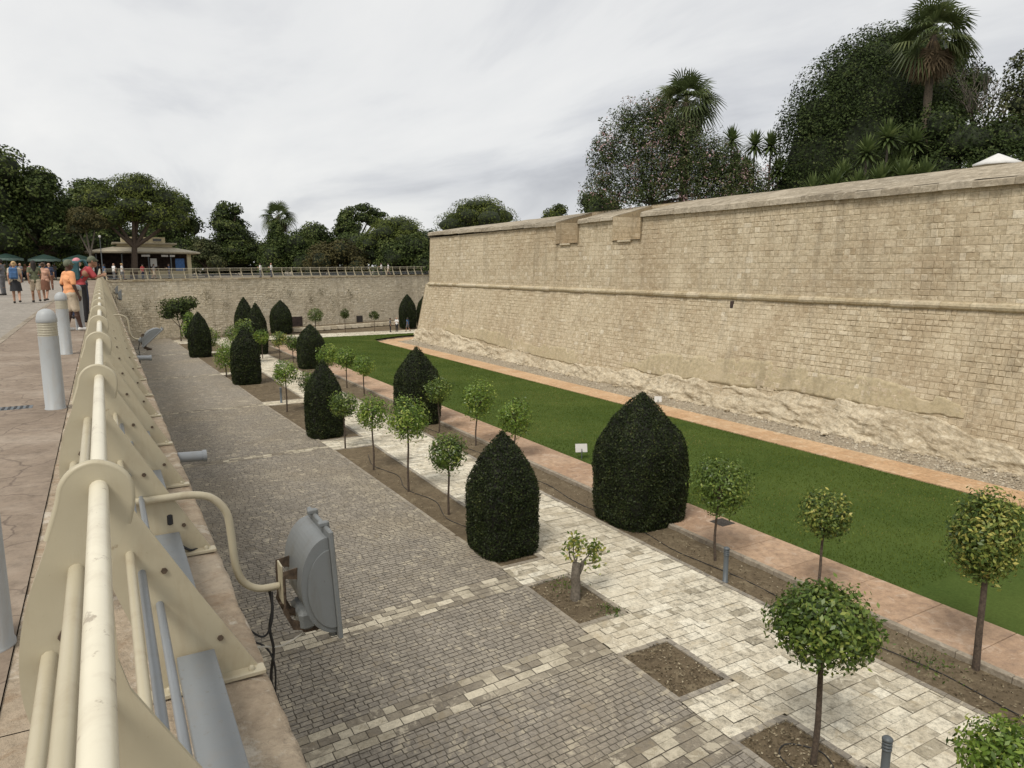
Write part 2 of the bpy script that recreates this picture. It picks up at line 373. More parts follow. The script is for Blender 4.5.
so.rotation_euler = Vector((dx*math.cos(R(SUN_EL)), dy*math.cos(R(SUN_EL)), math.sin(R(SUN_EL)))).to_track_quat('Z', 'Y').to_euler()
so.location = (0, 0, 60)
sc.view_settings.view_transform = 'Standard'; sc.view_settings.look = 'None'
sc.view_settings.exposure = 0.78; sc.view_settings.gamma = 1
sc.render.engine = 'CYCLES'
sc.cycles.use_denoising = True; sc.cycles.max_bounces = 5; sc.cycles.diffuse_bounces = 3; sc.cycles.transparent_max_bounces = 4
sc.cycles.sample_clamp_indirect = 6

# ------------------------------------------------------------------ stone laying
def lay_stones(mb, P, out, u0, u1, v0, v1, ch, lr, skip=None, depth=.014, gap=.012, ch_i=.02, mi=0, tfn=None):
    """courses of individual dressed blocks on the surface P(u,v); out = rough outward direction"""
    rects = []; v = v0
    while v < v1-.03:
        h = min(ch*(.78+.44*random.random()), v1-v)
        if v1-v-h < .1: h = v1-v
        u = u0-random.random()*lr[0]
        while u < u1:
            l = lr[0]+(lr[1]-lr[0])*random.random()**1.4
            a, b = max(u, u0), min(u+l, u1)
            if b-a > .06:
                if skip is None or not skip((a+b)/2, v+h/2, (b-a)/2, h/2): rects.append((a, b, v, v+h))
            u += l
        v += h
    r = np.array(rects); n = len(r)
    g = gap*(.6+.8*rng.random((n, 4)))
    a, b, c, d = r[:, 0]+g[:, 0], r[:, 1]-g[:, 1], r[:, 2]+g[:, 2], r[:, 3]-g[:, 3]
    ii = np.minimum(ch_i, .25*np.minimum(b-a, d-c))
    def corners(a, b, c, d): return np.stack([P(a, c), P(b, c), P(b, d), P(a, d)], 1)
    O = corners(a, b, c, d); I = corners(a+ii, b-ii, c+ii, d-ii)
    nr = np.cross(O[:, 1]-O[:, 0], O[:, 3]-O[:, 0]); nr /= np.linalg.norm(nr, axis=1)[:, None]
    s = np.sign((nr*np.asarray(out)).sum(1)); nr *= s[:, None]
    ero = np.clip(.5+.9*fbm(np.stack([r[:, 0], r[:, 2]*1.4, 0*r[:, 0]], 1), int(u1*7)%97, 3, .13), .25, 1)[:, None]
    dep = depth*ero*(.35+1.3*rng.random((n, 1))**1.5)+depth*.35*rng.normal(size=(n, 4))
    O = O+nr[:, None]*.001; I = I+nr[:, None]*np.maximum(dep, .003)[..., None]
    V = np.concatenate([O, I], 1)
    base = (np.arange(n)*8)[:, None]
    f0 = np.array([[4, 5, 6, 7], [0, 1, 5, 4], [1, 2, 6, 5], [2, 3, 7, 6], [3, 0, 4, 7]])
    t = np.clip(.48+.2*rng.normal(size=n)+.14*fbm(np.stack([r[:, 0], r[:, 2]*1.5, 0*r[:, 0]], 1), 77, 4, .11), 0, 1) if tfn is None else tfn((r[:, 0]+r[:, 1])/2, (r[:, 2]+r[:, 3])/2)
    mb.add(V.reshape(-1, 3), (base[:, None, :]+f0[None]).reshape(-1, 4), mi, np.repeat(t, 5))

def pave(mb, xl, xr, y0, y1, dy, lr, z, gap=.008, shear=0., mi=0, skip=None, tfn=None, jz=.003, tvar=.3):
    """flat stones in rows across X; xl, xr functions of y (or numbers)"""
    fl = xl if callable(xl) else (lambda y: xl); fr = xr if callable(xr) else (lambda y: xr)
    Q = []; C = []; y = y0
    while y < y1-.02:
        h = min(dy*(.92+.16*random.random()), y1-y); ym = y+h/2
        x = fl(ym)-random.random()*lr[1]; e = fr(ym)
        while x < e:
            l = lr[0]+(lr[1]-lr[0])*random.random(); a, b = max(x, fl(ym)), min(x+l, e)
            if b-a > .04 and not (skip and skip((a+b)/2, ym)):
                Q.append((a, b, y, y+h))
            x += l
        y += h
    r = np.array(Q); n = len(r); g = gap*(.5+rng.random((n, 4)))
    a, b, c, d = r[:, 0]+g[:, 0], r[:, 1]-g[:, 1], r[:, 2]+g[:, 2], r[:, 3]-g[:, 3]
    zz = z+jz*rng.normal(size=(n, 1))+jz*.6*rng.normal(size=(n, 4))
    X = np.stack([a, b, b, a], 1); Y = np.stack([c, c, d, d], 1)+shear*(X-8)
    t = np.clip(.5+tvar*rng.normal(size=n), 0, 1) if tfn is None else tfn((r[:, 0]+r[:, 1])/2, (r[:, 2]+r[:, 3])/2)
    mb.quads(np.stack([X, Y, np.maximum(zz, z-.006)], -1), mi, t)

# ------------------------------------------------------------------ ground sheets
def sheet(name, pts, mat, kind='structure'):
    mb = MB(); mb.poly(pts); return tag(mb.build(name, mat), kind=kind)
def WY(x): return 85.3+.347*x             # foot line of the far moat wall (top line is the same, it is nearly vertical)
def wtop(x): return .47+.0095*max(0, min(x, 40))
mb = MB()
xs = [-900, -200, -40, .42, 10, 20, 30, 45, 120, 900]
for a, b in zip(xs[:-1], xs[1:]):
    ya = WY(max(a, .42)) if a < 60 else WY(60); yb = WY(max(b, .42)) if b < 60 else WY(60)
    za, zb = wtop(a), wtop(b)
    mb.poly([(a, ya, za), (b, yb, zb), (b, 160, zb), (a, 160, za)]); mb.poly([(a, 160, za), (b, 160, zb), (b, 1600, zb), (a, 1600, za)])
tag(mb.build('ground', M['dirt_ground']), kind='structure')
mb = MB(); ys = [-25, 0, 20, 45, 70, 85.4]
for a, b in zip(ys[:-1], ys[1:]):
    mb.poly([(-900, a, wz(a)-.004), (-1.83, a, wz(a)-.004), (-1.83, b, wz(b)-.004), (-900, b, wz(b)-.004)])
tag(mb.build('road', M['asphalt']), kind='structure')
mb = MB()
for a, b in zip(ys[:-1], ys[1:]):
    mb.poly([(-1.83, a, wz(a)+.004), (-.43, a, wz(a)+.004), (-.43, b, wz(b)+.004), (-1.83, b, wz(b)+.004)])
tag(mb.build('footpath', M['flag']), kind='structure')
mb = MB()
for a, b in zip(ys[:-1], ys[1:]):
    mb.poly([(-.7, a, wz(a)-.05), (-.3, a, wz(a)-.05), (-.3, b, wz(b)-.05), (-.7, b, wz(b)-.05)])
tag(mb.build('joint_filling', M['soil']), kind='structure')
# long slabs showing in the roadway surface, thin kerb line between footpath and road
mb = MB()
for k in range(60):
    y = -10+k*1.6
    mb.box((-1.90, y+.8, wz(y+.8)), (.07, .795, .012), 0, random.random(), .004)
tag(mb.build('kerb', M['kerb']), kind='structure')
# moat floor below everything
sheet('moat_floor', [(.2, -25, ZL-.12), (60, -25, ZL-.12), (60, 108, ZL-.12), (.2, 90, ZL-.12)], M['soil'])

# ---- grey sett pavement with its patchy pale bands
def bedl(y): return float(np.interp(y, [-20, 15, 29.6, 41.7, 61, 85], [8.28, 8.25, 7.92, 7.42, 6.9, 6.2]))
def bedr(y): return float(np.interp(y, [-20, 16, 33, 60, 85], [9.5, 9.52, 9.8, 9.9, 9.9]))
BANDS = [(3.6, .42), (7.55, .55), (10.75, .42), (14.2, .40), (29.7, .32), (41.2, .32), (55.0, .32), (70.2, .34)]
sh = .065
def in_band(x, y): return any(abs(y-b) < hw for b, hw in BANDS)
mb = MB()
for a_, b_ in ((-10, 15), (15, 29.6), (29.6, 41.7), (41.7, 61), (61, 86.5)): mb.poly([(.3, a_, ZL-.012), (bedl(a_)-.01, a_, ZL-.012), (bedl(b_)-.01, b_, ZL-.012), (.3, b_, ZL-.012)], 1)
edges = [-1.0]+[v for b, hw in BANDS for v in (b-hw, b+hw)]+[87.2]
for a_, b_ in zip(edges[::2], edges[1::2]):
    far = a_ > 33
    pave(mb, .42, bedl, a_, b_, .17 if far else .128, (.2, .34) if far else (.15, .25), ZL, .006 if far else .009, sh, 0, tvar=.07 if far else .12, jz=.0015)
tag(mb.build('pavement', [M['cobble'], M['cobble_joint']]), kind='structure')
mb = MB()
for b, hw in BANDS:
    far = b > 25
    def tf(x, y, b=b, hw=hw):
        # pale in the middle of the band, broken and grey towards its ends and edges
        base = .55-.25*np.abs(y-b)/hw+.08*(x-4)/4
        return np.clip(base+.27*rng.normal(size=len(x)), 0, 1)
    pave(mb, .42, bedl, b-hw, b+hw, .2, (.22, .5), ZL+.002, .007, sh, 0, None, tf)
tag(mb.build('pavement_bands', M['band_stone']), kind='structure')

# ---- pale stone path and the strip between the planting pits
PITS = [(5.8, 7.25), (8.5, 10.2), (11.55, 13.8)]
BEDS = [(15.0, 29.0), (30.9, 40.6), (41.9, 54.4), (55.7, 69.6), (70.9, 82)]
def hole(x, y):
    if x < bedr(y)+.02:
        for a, b in PITS+BEDS:
            if a < y < b: return True
    return False
mb = MB(); mb.poly([(8.2, -10, ZL-.06), (12.6, -10, ZL-.06), (12.6, 86, ZL-.06), (6, 86, ZL-.06)], 1)
for a_, b_ in ((-10, 34), (34, 60), (60, 86)): mb.poly([(bedr(a_)+.05, a_, ZL-.012), (12.5, a_, ZL-.012), (12.5, b_, ZL-.012), (bedr(b_)+.05, b_, ZL-.012)], 1)
er = lambda y: bedr(y)+.06
pave(mb, er, 12.44, 1.5, 34, .26, (.26, .62), ZL+.003, .005, 0, 0)
pave(mb, er, 12.44, 34, 80, .34, (.3, .7), ZL+.003, .006, 0, 0)
gp = [1.5]+[v for ab in PITS+BEDS for v in ab]+[84]
for a_, b_ in zip(gp[::2], gp[1::2]): pave(mb, bedl, er, a_+.06, b_-.06, .24, (.24, .55), ZL+.003, .005, 0, 0)
pave(mb, 1.5, 40, 80, 84.6, .4, (.4, .9), ZL+.003, .01, 0, 0, lambda x, y: x < bedl(y))
tag(mb.build('path', [M['pale_stone'], M['pale_joint']]), kind='structure')
# ---- soil beds with low clods
def soil(name, x0, x1, y0, y1, z):
    nx, ny = max(3, int((x1(y0)-x0(y0))/.16)), max(4, int((y1-y0)/.2))
    G = np.zeros((nx+1, ny+1, 3))
    for j in range(ny+1):
        y = y0+(y1-y0)*j/ny; G[:, j, 0] = np.linspace(x0(y), x1(y), nx+1); G[:, j, 1] = y
    G[..., 2] = z+.022*fbm(G, 3, 4, 1.3)
    mb.grid(G)
mb = MB()
for a, b in PITS+BEDS: soil('bed', bedl, bedr, a, b, ZL-.018 if b < 14 else ZL-.01)
soil('bed', lambda y: 12.55, lambda y: 13.95, 0, 78, ZL-.01)
tag(mb.build('soil_bed', M['soil']), kind='structure')
# narrow edging rows of setts round beds and pits
mb = MB()
def edging(p, q, wd=.12, l=.24, h=.012):
    p = np.array(p, float); q = np.array(q, float); d = q-p; L = np.linalg.norm(d); d /= L; nrm = np.array([-d[1], d[0], 0])
    k = max(1, int(L/l)); 
    for i in range(k):
        a = p+d*(L*i/k+.006); b = p+d*(L*(i+1)/k-.006); zt = random.uniform(.004, h)
        q4 = [a-nrm*wd/2, b-nrm*wd/2, b+nrm*wd/2, a+nrm*wd/2]
        up = np.array([0, 0, zt]); V = [v-np.array([0, 0, .08]) for v in q4]+[v+up for v in q4]
        mb.add(V, [[4, 5, 6, 7], [0, 1, 5, 4], [1, 2, 6, 5], [2, 3, 7, 6], [3, 0, 4, 7]], 0, random.random())
for a, b in PITS+BEDS:
    z = ZL+.006; xa, xb = bedl(a), bedr(a); xc, xd = bedl(b), bedr(b)
    edging((xa, a, z), (xc, b, z)); edging((xb, a, z), (xd, b, z)); edging((xa, a, z), (xb, a, z)); edging((xc, b, z), (xd, b, z))
edging((12.5, 0, ZL+.006), (12.5, 78, ZL+.006))
tag(mb.build('bed_edging', M['cobble']), kind='structure')
n = 5200; lx = np.where(rng.random(n) < .5, 12.6+1.3*rng.random(n), 0); ly = 2+38*rng.random(n)**1.5
for i in np.where(lx == 0)[0]:
    a_, b_ = (PITS+BEDS[:3])[rng.integers(0, 6)]; ly[i] = a_+.05+(b_-a_-.1)*rng.random(); lx[i] = bedl(ly[i])+.08+(bedr(ly[i])-bedl(ly[i])-.16)*rng.random()
P = np.stack([lx, ly, np.full(n, ZL+.018)], 1); mb = MB(); leaves(mb, P, np.tile([0, 0, 1.], (n, 1)), .05, .6, .35)
tag(mb.build('leaf_litter', M['litter']), label='fallen leaves and crumbs on the soil beds', cat='litter', kind='stuff')
# ---- pink path with its kerb
mb = MB(); y = -1.0
while y < 72:
    l = random.uniform(1.45, 1.6)
    mb.box((14.965, y+l/2, ZL+.045), (.865, l/2-.007, .05), 0, random.random(), .006)
    y += l
tag(mb.build('pink_path', M['pink_slab']), kind='structure')
mb = MB(); y = -1.0
while y < 72.2:
    l = random.uniform(.8, 1.1); mb.box((14.02, y+l/2, ZL+.04), (.075, l/2-.005, .075), 0, random.random(), .012); y += l
tag(mb.build('path_kerb', M['kerb']), kind='structure')
# ---- lawn
LX0, LX1 = 15.86, 24.9
mb = MB()
lawn_out = [(LX0, -6), (LX1, -6), (LX1, 71.5), (25.4, 74.5), (29.5, 77.2), (42, 78.6), (42, 79.8), (21.5, 79.8), (17, 76), (LX0, 72)]
mb.poly([(x, y, ZL+.03) for x, y in lawn_out])
lw = mb.build('lawn', M['lawn']); tag(lw, kind='structure')
n = 210000
u = rng.random((n*2, 2)); X = LX0+(42-LX0)*u[:, 0]; Y = 9+(79.8-9)*u[:, 1]
from mathutils.geometry import intersect_point_line
def inpoly(X, Y, poly):
    ins = np.zeros(len(X), bool); m = len(poly)
    for i in range(m):
        x1, y1 = poly[i]; x2, y2 = poly[(i+1) % m]
        c = ((y1 > Y) != (y2 > Y)) & (X < (x2-x1)*(Y-y1)/(y2-y1+1e-12)+x1); ins ^= c
    return ins
k = inpoly(X, Y, lawn_out); X, Y = X[k], Y[k]; n = len(X)
h = .03+.035*rng.random(n); a = rng.random(n)*6.283; wd = .008+.010*rng.random(n)
bx, by = np.cos(a)*wd, np.sin(a)*wd; lx, ly = rng.normal(0, .018, n), rng.normal(0, .018, n)
B = np.stack([X, Y, np.full(n, ZL+.03)], 1)
P = np.stack([B-np.stack([bx, by, 0*bx], 1), B+np.stack([bx, by, 0*bx], 1), B+np.stack([lx, ly, h], 1)], 1)
patch = fbm(np.stack([X, Y, 0*X], 1), 11, 3, .12)
mb = MB(); mb.add(P.reshape(-1, 3), np.arange(n*3).reshape(n, 3), 0, np.clip(.48+.28*patch+.14*fbm(np.stack([X, Y, 0*X], 1), 12, 3, .6)+.2*rng.normal(size=n), 0, 1))
tag(mb.build('grass', M['grass']), kind='stuff', label='short green lawn grass', cat='grass')
# ---- orange path along the wall, gravel strip
mb = MB(); y = -4.0
while y < 71.4:
    l = random.uniform(.75, .95)
    for q in range(2):
        mb.box((24.92+.44+.87*q, y+l/2, ZL+.035), (.428, l/2-.008, .03), 0, random.random(), .005)
    y += l
for i in range(9):
    for j in range(5):
        x, yy = 25.3+i*.62, 71.6+j*.62
        if yy < 72+.55*(x-25) and yy > 71.3: mb.box((x, yy+.1, ZL+.035), (.3, .3, .03), 0, random.random(), .005)
tag(mb.build('orange_path', M['orange_slab']), kind='structure')
G = np.zeros((16, 240, 3)); G[..., 0] = np.linspace(26.66, 29.2, 16)[:, None]; G[..., 1] = np.linspace(-6, 72, 240)[None]
G[..., 2] = ZL+.02+.03*fbm(G, 9, 4, .9)+.10*np.clip((G[..., 0]-27.2)/2, 0, 1)
mb = MB(); mb.grid(G); tag(mb.build('gravel', M['gravel']), kind='structure')
n = 9000; X = 26.7+2.1*rng.random(n); Y = 10+61*rng.random(n)**1.3
oc = np.array([[1, 0, 0], [0, 1, 0], [-1, 0, 0], [0, -1, 0], [0, 0, 1.]])
s = (.022+.05*rng.random(n)**3)[:, None, None]; rot = rng.random(n)*6.28
V = oc[None]*s*(.6+.8*rng.random((n, 5, 1))); c_, s_ = np.cos(rot)[:, None], np.sin(rot)[:, None]
V = np.stack([V[..., 0]*c_-V[..., 1]*s_, V[..., 0]*s_+V[..., 1]*c_, V[..., 2]*.7], -1)
V += np.stack([X, Y, np.full(n, ZL+.035)+.10*np.clip((X-27.2)/2, 0, 1)], 1)[:, None]
f = np.array([[0, 1, 4], [1, 2, 4], [2, 3, 4], [3, 0, 4]])
mb = MB(); mb.add(V.reshape(-1, 3), ((np.arange(n)*5)[:, None, None]+f[None]).reshape(-1, 3), 0, np.repeat(rng.random(n), 4))
tag(mb.build('pebbles', M['pebble']), label='loose limestone pebbles at the foot of the bastion', cat='gravel', kind='stuff')

# ------------------------------------------------------------------ bastion wall
bast = thing('bastion_wall', 'tall golden limestone bastion wall with rounded cordon and two gun embrasures', 'wall', (29, 40, ZL))
def BX(z):
    z = np.asarray(z, float)
    return np.where(z < .1, 28.62+(z-ZL)*1.40/6.05, 30.02+(z-.1)*.04)
NO = [(38.95, 43.0), (36.0-.05, 38.7)]     # not overlapping: the two embrasures along Y
NO = [(42.95, 45.75), (36.0, 38.85)]
COPZ = 4.86
def Pf(u, v): return np.stack([BX(v)-0*u, u+0*v, v+0*u], -1)
bo = np.array([29, 40, ZL])
def at_b(mb, name, mat, par=bast):
    o = mb.build(name, mat, par); o.location = -bo; return o
mb = MB()
# masonry backing, cut round the embrasures
def panel(y0, y1, z0, z1):
    a = [(float(BX(z0)), y0, z0), (float(BX(z0)), y1, z0), (float(BX(z1)), y1, z1), (float(BX(z1)), y0, z1)]
    mb.poly(a, 1)
Ysegs = [(-12, 36.0), (38.85, 42.95), (45.75, 70.0)]
panel(-12, 70.9, ZL-.2, .1); panel(-12, 70, .1, 3.45)
for a, b in Ysegs: panel(a, b, 3.45, COPZ)
lay_stones(mb, Pf, (-1, 0, 0), -12, 70.75, ZL, .02, .26, (.2, .5), None, .02, .008)
lay_stones(mb, Pf, (-1, 0, 0), -12, 69.9, .24, 3.47, .30, (.24, .58), None, .017, .008)
for a, b in Ysegs: lay_stones(mb, Pf, (-1, 0, 0), a, b-.08 if b > 69 else b, 3.47, COPZ, .30, (.24, .58), None, .017, .008)
# return face round the far corner
def Pr(u, v): return np.stack([BX(v)+u+0*v, 70.0+(30.02-BX(v))*-.0+np.where(v < .1, (.1-v)*.14, 0)+.18*u, v+0*u], -1)
lay_stones(mb, Pr, (-.2, 1, 0), 0, 22, ZL, COPZ, .3, (.35, .8), None, .014, .010)
mb.poly([(28.62, 70.9, ZL-.2), (30.02, 70, .1), (52, 74, .1), (51, 75, ZL-.2)], 1); mb.poly([(30.02, 69.995, .1), (30.2, 69.995, COPZ), (52, 73.9, COPZ), (52, 73.9, .1)], 1)
at_b(mb, 'masonry', [M['wall_stone'], M['wall_joint']])
# cordon: heavy half-round string course
prof = [(-.02, -.17), (-.09, -.16), (-.17, -.10), (-.205, 0), (-.17, .10), (-.09, .16), (-.02, .17), (-.02, .2), (.06, .2), (.06, -.17)]
mb = MB(); y = -12.; 
while y < 70:
    l = min(random.uniform(.7, 1.2), 70.02-y); j = random.uniform(-.018, .018); k = random.uniform(.9, 1.06)
    P = np.array([[p[0]*k+30.02+j, p[1]*k+.11+j*.5] for p in prof])
    mb.prism([(p[0], p[1]) for p in P], 1, y, y+l-.006, 0, random.random()); y += l
l = 22
for q in range(22):
    P = [(70.02-p[0], p[1]+.11) for p in prof][::-1]
    V0 = np.array([[30.0+q, a+.18*q, b] for a, b in P]); V1 = V0+np.array([.99, .178, 0]); n = len(P)
    i = np.arange(n); mb.add(np.vstack([V0, V1]), np.stack([i, i+n, (i+1) % n+n, (i+1) % n], 1), 0, random.random())
at_b(mb, 'cordon', M['cordon'])
# parapet: coping blocks with a sloped top running up to the ridge
mb = MB()
RZ = 5.98
def coping(y0, y1, zb, zt):
    y = y0
    while y < y1-.01:
        l = random.uniform(1.0, 1.9); l = y1-y if y1-y-l < .5 else l
        f = lambda v, a, b: a+(b-a)*((v-y0)/(y1-y0))
        j = random.uniform(-.05, .03); z0, z1 = f(y+l/2, *zb)+random.uniform(-.025, .025), f(y+l/2, *zt)+j
        P = [(29.99+j, z0), (30.6, z0), (30.6, z1+.12), (30.10+j, z1+.01), (30.02+j, z1-.04)]
        mb.prism(P, 1, y+.004, y+l-.004, 0, random.random()); y += l
def slope(y0, y1, zt, x0=30.12, x1=33.5):
    f = lambda v: zt[0]+(zt[1]-zt[0])*((v-y0)/(y1-y0))
    ny = max(2, int((y1-y0)/.5)); G = np.zeros((9, ny+1, 3)); yy = np.linspace(y0, y1, ny+1)
    for i in range(9):
        k = i/8; G[i, :, 0] = x0+(x1-x0)*k; G[i, :, 1] = yy; G[i, :, 2] = (1-k)*np.array([f(v) for v in yy])+k*RZ
    G[..., 2] += .012*fbm(G, 21, 3, .5)
    mb.grid(G, 0, rng.random(8*ny)*.5+.2, False)
for y, zt in ((36.0, 5.2), (38.85, 5.1), (42.95, 5.12), (45.75, 5.12)): mb.poly([(30.1, y, COPZ-.05), (33.5, y, COPZ-.05), (33.5, y, RZ-.01), (30.1, y, zt)])
coping(-12, 35.98, (4.56, 4.86), (4.86, 5.19)); slope(-12, 35.98, (4.87, 5.2))
coping(38.87, 42.93, (4.84, 4.84), (5.1, 5.12)); slope(38.87, 42.93, (5.1, 5.12))
coping(45.77, 70.05, (4.84, 5.08), (5.12, 5.42)); slope(45.77, 70.1, (5.12, 5.42))
mb.poly([(33.5, -12, RZ-.02), (33.5, 70.2, RZ-.02), (33.5, 70.2, 4.3), (33.5, -12, 4.3)])
mb.poly([(30.1, 70.07, 5.4), (33.5, 70.07, RZ), (33.5, 70.07, COPZ), (30.1, 70.07, COPZ)])
at_b(mb, 'coping', M['coping'])
# embrasures: cheeks, floor, back and a proud sill slab
for a, b in NO:
    mb = MB()
    for y, d in ((a, 1), (b, -1)):
        def Pc(u, v, y=y, d=d): return np.stack([30.03+u+0*v, y+d*.03*u-d*.001+0*v, v+0*u], -1)
        lay_stones(mb, Pc, (0, d, 0), .0, 3.3, 3.46, 5.08, .33, (.4, .8), None, .008, .008)
        mb.poly([(30.03, y, 3.4), (33.5, y+d*.1, 3.4), (33.5, y+d*.1, 5.95), (30.03, y, 5.05)], 1)
    def Pb(u, v): return np.stack([33.3+0*u+0*v, u+0*v, v+0*u], -1)
    lay_stones(mb, Pb, (-1, 0, 0), a, b, 3.6, 5.9, .33, (.4, .8), None, .008, .008)
    mb.poly([(33.33, a, 3.4), (33.33, b, 3.4), (33.33, b, 5.96), (33.33, a, 5.96)], 1)
    mb.poly([(30.0, a, 3.5), (30.0, b, 3.5), (33.35, b, 3.62), (33.35, a, 3.62)], 0, .4)
    e = at_b(mb, 'embrasure', [M['wall_stone'], M['wall_joint']])
    mb = MB(); mb.box((30.18, (a+b)/2+.2, 3.43), (.19, (b-a)/2-.75, .06), 0, .9, .02)
    s = mb.build('sill', M['cordon'], e)
# smooth render patches
mb = MB()
def render_patch(Y, Z0, Z1):
    ny = int((Y[-1]-Y[0])/.12); yy = np.linspace(Y[0], Y[-1], ny+1)
    lo = np.interp(yy, Y, Z0)+.10*fbm(np.stack([yy, 0*yy, 0*yy], 1), 5, 4, .35); hi = np.interp(yy, Y, Z1)+.10*fbm(np.stack([yy, 0*yy+3, 0*yy], 1), 6, 5, .3)+.13*np.sign(fbm(np.stack([yy, 0*yy+9, 0*yy], 1), 8, 3, .55))
    G = np.zeros((9, ny+1, 3))
    for i in range(9):
        z = lo+(np.maximum(hi, lo+.05)-lo)*i/8; G[i, :, 1] = yy; G[i, :, 2] = z; G[i, :, 0] = BX(z)-.020
    G[..., 0] -= .012*fbm(G, 33, 3, .3)
    E0, E1 = G[:1].copy(), G[-1:].copy(); E0[..., 0] += .06; E1[..., 0] += .06
    mb.grid(np.concatenate([E0, G, E1], 0), 0, None, True)
render_patch([14.9, 16, 19, 23, 29, 33, 36.2], [-4.25, -4.35, -4.35, -4.35, -4.7, -4.8, -4.6], [-3.9, -3.55, -3.25, -3.1, -3.35, -3.7, -4.3])
render_patch([39.5, 42, 46, 53, 60, 64.5], [-4.75, -5.1, -5.0, -4.85, -4.6, -4.2], [-4.45, -4.35, -4.2, -3.85, -3.7, -3.9])
at_b(mb, 'render_patch', M['plaster'])
# square drain hole under the cordon: a block coloured as its inner shade
mb = MB(); mb.box((29.93, 27.95, -.33), (.06, .11, .2), 0, .5, .01); at_b(mb, 'drain_hole', M['shadow_in'])
# ---- bedrock the wall stands on
yy = np.linspace(9, 71.2, 900)
top = np.interp(yy, [9, 12.5, 14.5, 15.5, 18, 21.5, 26, 31.5, 32.5, 34, 38.4, 43.3, 47.6, 55.8, 58.2, 65, 68, 71], [-5.6, -5.2, -4.75, -4.4, -4.3, -4.3, -4.6, -4.65, -4.8, -4.75, -4.9, -5.15, -4.9, -5.0, -4.65, -4.15, -4.5, -4.6])
top += .17*fbm(np.stack([yy, 0*yy, 0*yy], 1), 41, 5, .33)
top = np.maximum(top, ZL+.25)
nz = 30; G = np.zeros((nz+1, len(yy), 3))
for i in range(nz+1):
    k = i/nz; z = ZL-.1+(top-ZL+.1)*k; G[i, :, 1] = yy; G[i, :, 2] = z
kk = np.linspace(0, 1, nz+1)[:, None]
lip = np.interp(kk, [0, .5, .82, .93, 1.0], [.24, .11, .085, .10, .02])
from mathutils import noise as mn
def fr(G, sc, f): return np.array([f(Vector((p[0]*sc[0], p[1]*sc[1], p[2]*sc[2]))) for p in G.reshape(-1, 3)]).reshape(G.shape[:2])
big = fr(G, (.3, .22, .5), lambda v: mn.fractal(v, 1., 2.1, 4)); mid = fr(G, (.9, .8, 1.7), lambda v: mn.turbulence(v, 5, False))
cav = fr(G, (.5, .45, 1.3), lambda v: mn.noise(v+Vector((7, 3, 1))))
w1 = np.interp(kk, [0, .12, .8, 1], [.7, 1, .8, .1])
G[..., 0] = BX(G[..., 2])-lip*(.75+.6*big)-.10*w1*big+.16*w1*(mid-.45)+.34*w1*np.clip(cav-.16, 0, 1)
G[..., 0] = np.minimum(G[..., 0], BX(G[..., 2])-.008); G[-1, :, 0] = BX(top)+.06
mb = MB(); mb.grid(G, 0, rng.random(nz*(len(yy)-1)), False)
ico = np.array([[0, 0, 1], [.9, 0, .35], [.28, .85, .4], [-.73, .52, .35], [-.73, -.52, .4], [.28, -.85, .35], [.7, .5, -.5], [-.28, .8, -.5], [-.9, 0, -.5], [-.28, -.8, -.5], [.7, -.5, -.5]])
icf = np.array([[0, 1, 2], [0, 2, 3], [0, 3, 4], [0, 4, 5], [0, 5, 1], [1, 6, 2], [2, 7, 3], [3, 8, 4], [4, 9, 5], [5, 10, 1], [6, 7, 2], [7, 8, 3], [8, 9, 4], [9, 10, 5], [10, 6, 1]])
for q in range(150):
    yq = 10+61*rng.random(); rq = .05+.16*rng.random()**3; V = ico*rq*(.75+.5*rng.random((11, 1)))*np.array([1, 1.2, .7]); V = V+np.array([28.5-.55*rng.random()**1.5, yq, ZL+.1+rq*.3]); mb.add(V, icf, 0, rng.random())
tag(mb.build('rock', M['rock']), kind='structure')
# bastion terrace
sheet('terrace_ground', [(33.48, -12, 4.35), (120, -12, 4.35), (120, 90, 4.35), (33.48, 70, 4.35)], M['dirt_ground'])

# ------------------------------------------------------------------ far moat wall
fw = thing('moat_wall', 'weathered pale limestone wall closing the far end of the moat', 'wall', (10, WY(10), ZL))
fo = -np.array([10, WY(10), ZL]); ca, sa = 1/math.hypot(1, .347), .347/math.hypot(1, .347)
def Pw(u, v):
    x = u*ca; return np.stack([x+0*v, 85.3+.347*x+(v-.5)*.02, v+0*u], -1)
mb = MB(); 
for a, b in ((.3, 12), (12, 24), (24, 50)):
    mb.poly([tuple(Pw(np.array(a/ca), np.array(ZL-.1))), tuple(Pw(np.array(b/ca), np.array(ZL-.1))), tuple(Pw(np.array(b/ca), np.array(wtop(b)-.06))), tuple(Pw(np.array(a/ca), np.array(wtop(a)-.06)))], 1)
def skd(u, v, du, dv):
    x = u*ca
    return (abs(x-30.55) < .62 and v < -4.6) or (abs(x-21.2) < 1.0 and v < -4.25) or v+dv > wtop(x)-.05
lay_stones(mb, Pw, (.33, -.94, 0), .42, 52, ZL, .95, .24, (.22, .55), skd, .03, .014, .03)
fm = mb.build('masonry', [M['moat_stone'], M['moat_joint']], fw); fm.location = fo
mb = MB(); x = .5
while x < 50:
    l = random.uniform(.8, 1.4); c = Pw(np.array((x+l/2)/ca), np.array(0.)); z = wtop(x+l/2)
    a, b = Pw(np.array(x/ca), np.array(.5)), Pw(np.array((x+l-.01)/ca), np.array(.5))
    nn = np.array([.328, -.945, 0])*random.uniform(.05, .09); bk = -np.array([.328, -.945, 0])*.5
    q = [a+nn, b+nn, b+bk, a+bk]; V = []
    for zz_ in (z-.17, z+.004): V += [(p[0], p[1], zz_) for p in q]
    mb.add(V, [[3, 2, 1, 0], [4, 5, 6, 7], [0, 1, 5, 4], [1, 2, 6, 5], [2, 3, 7, 6], [3, 0, 4, 7]], 0, random.random()); x += l
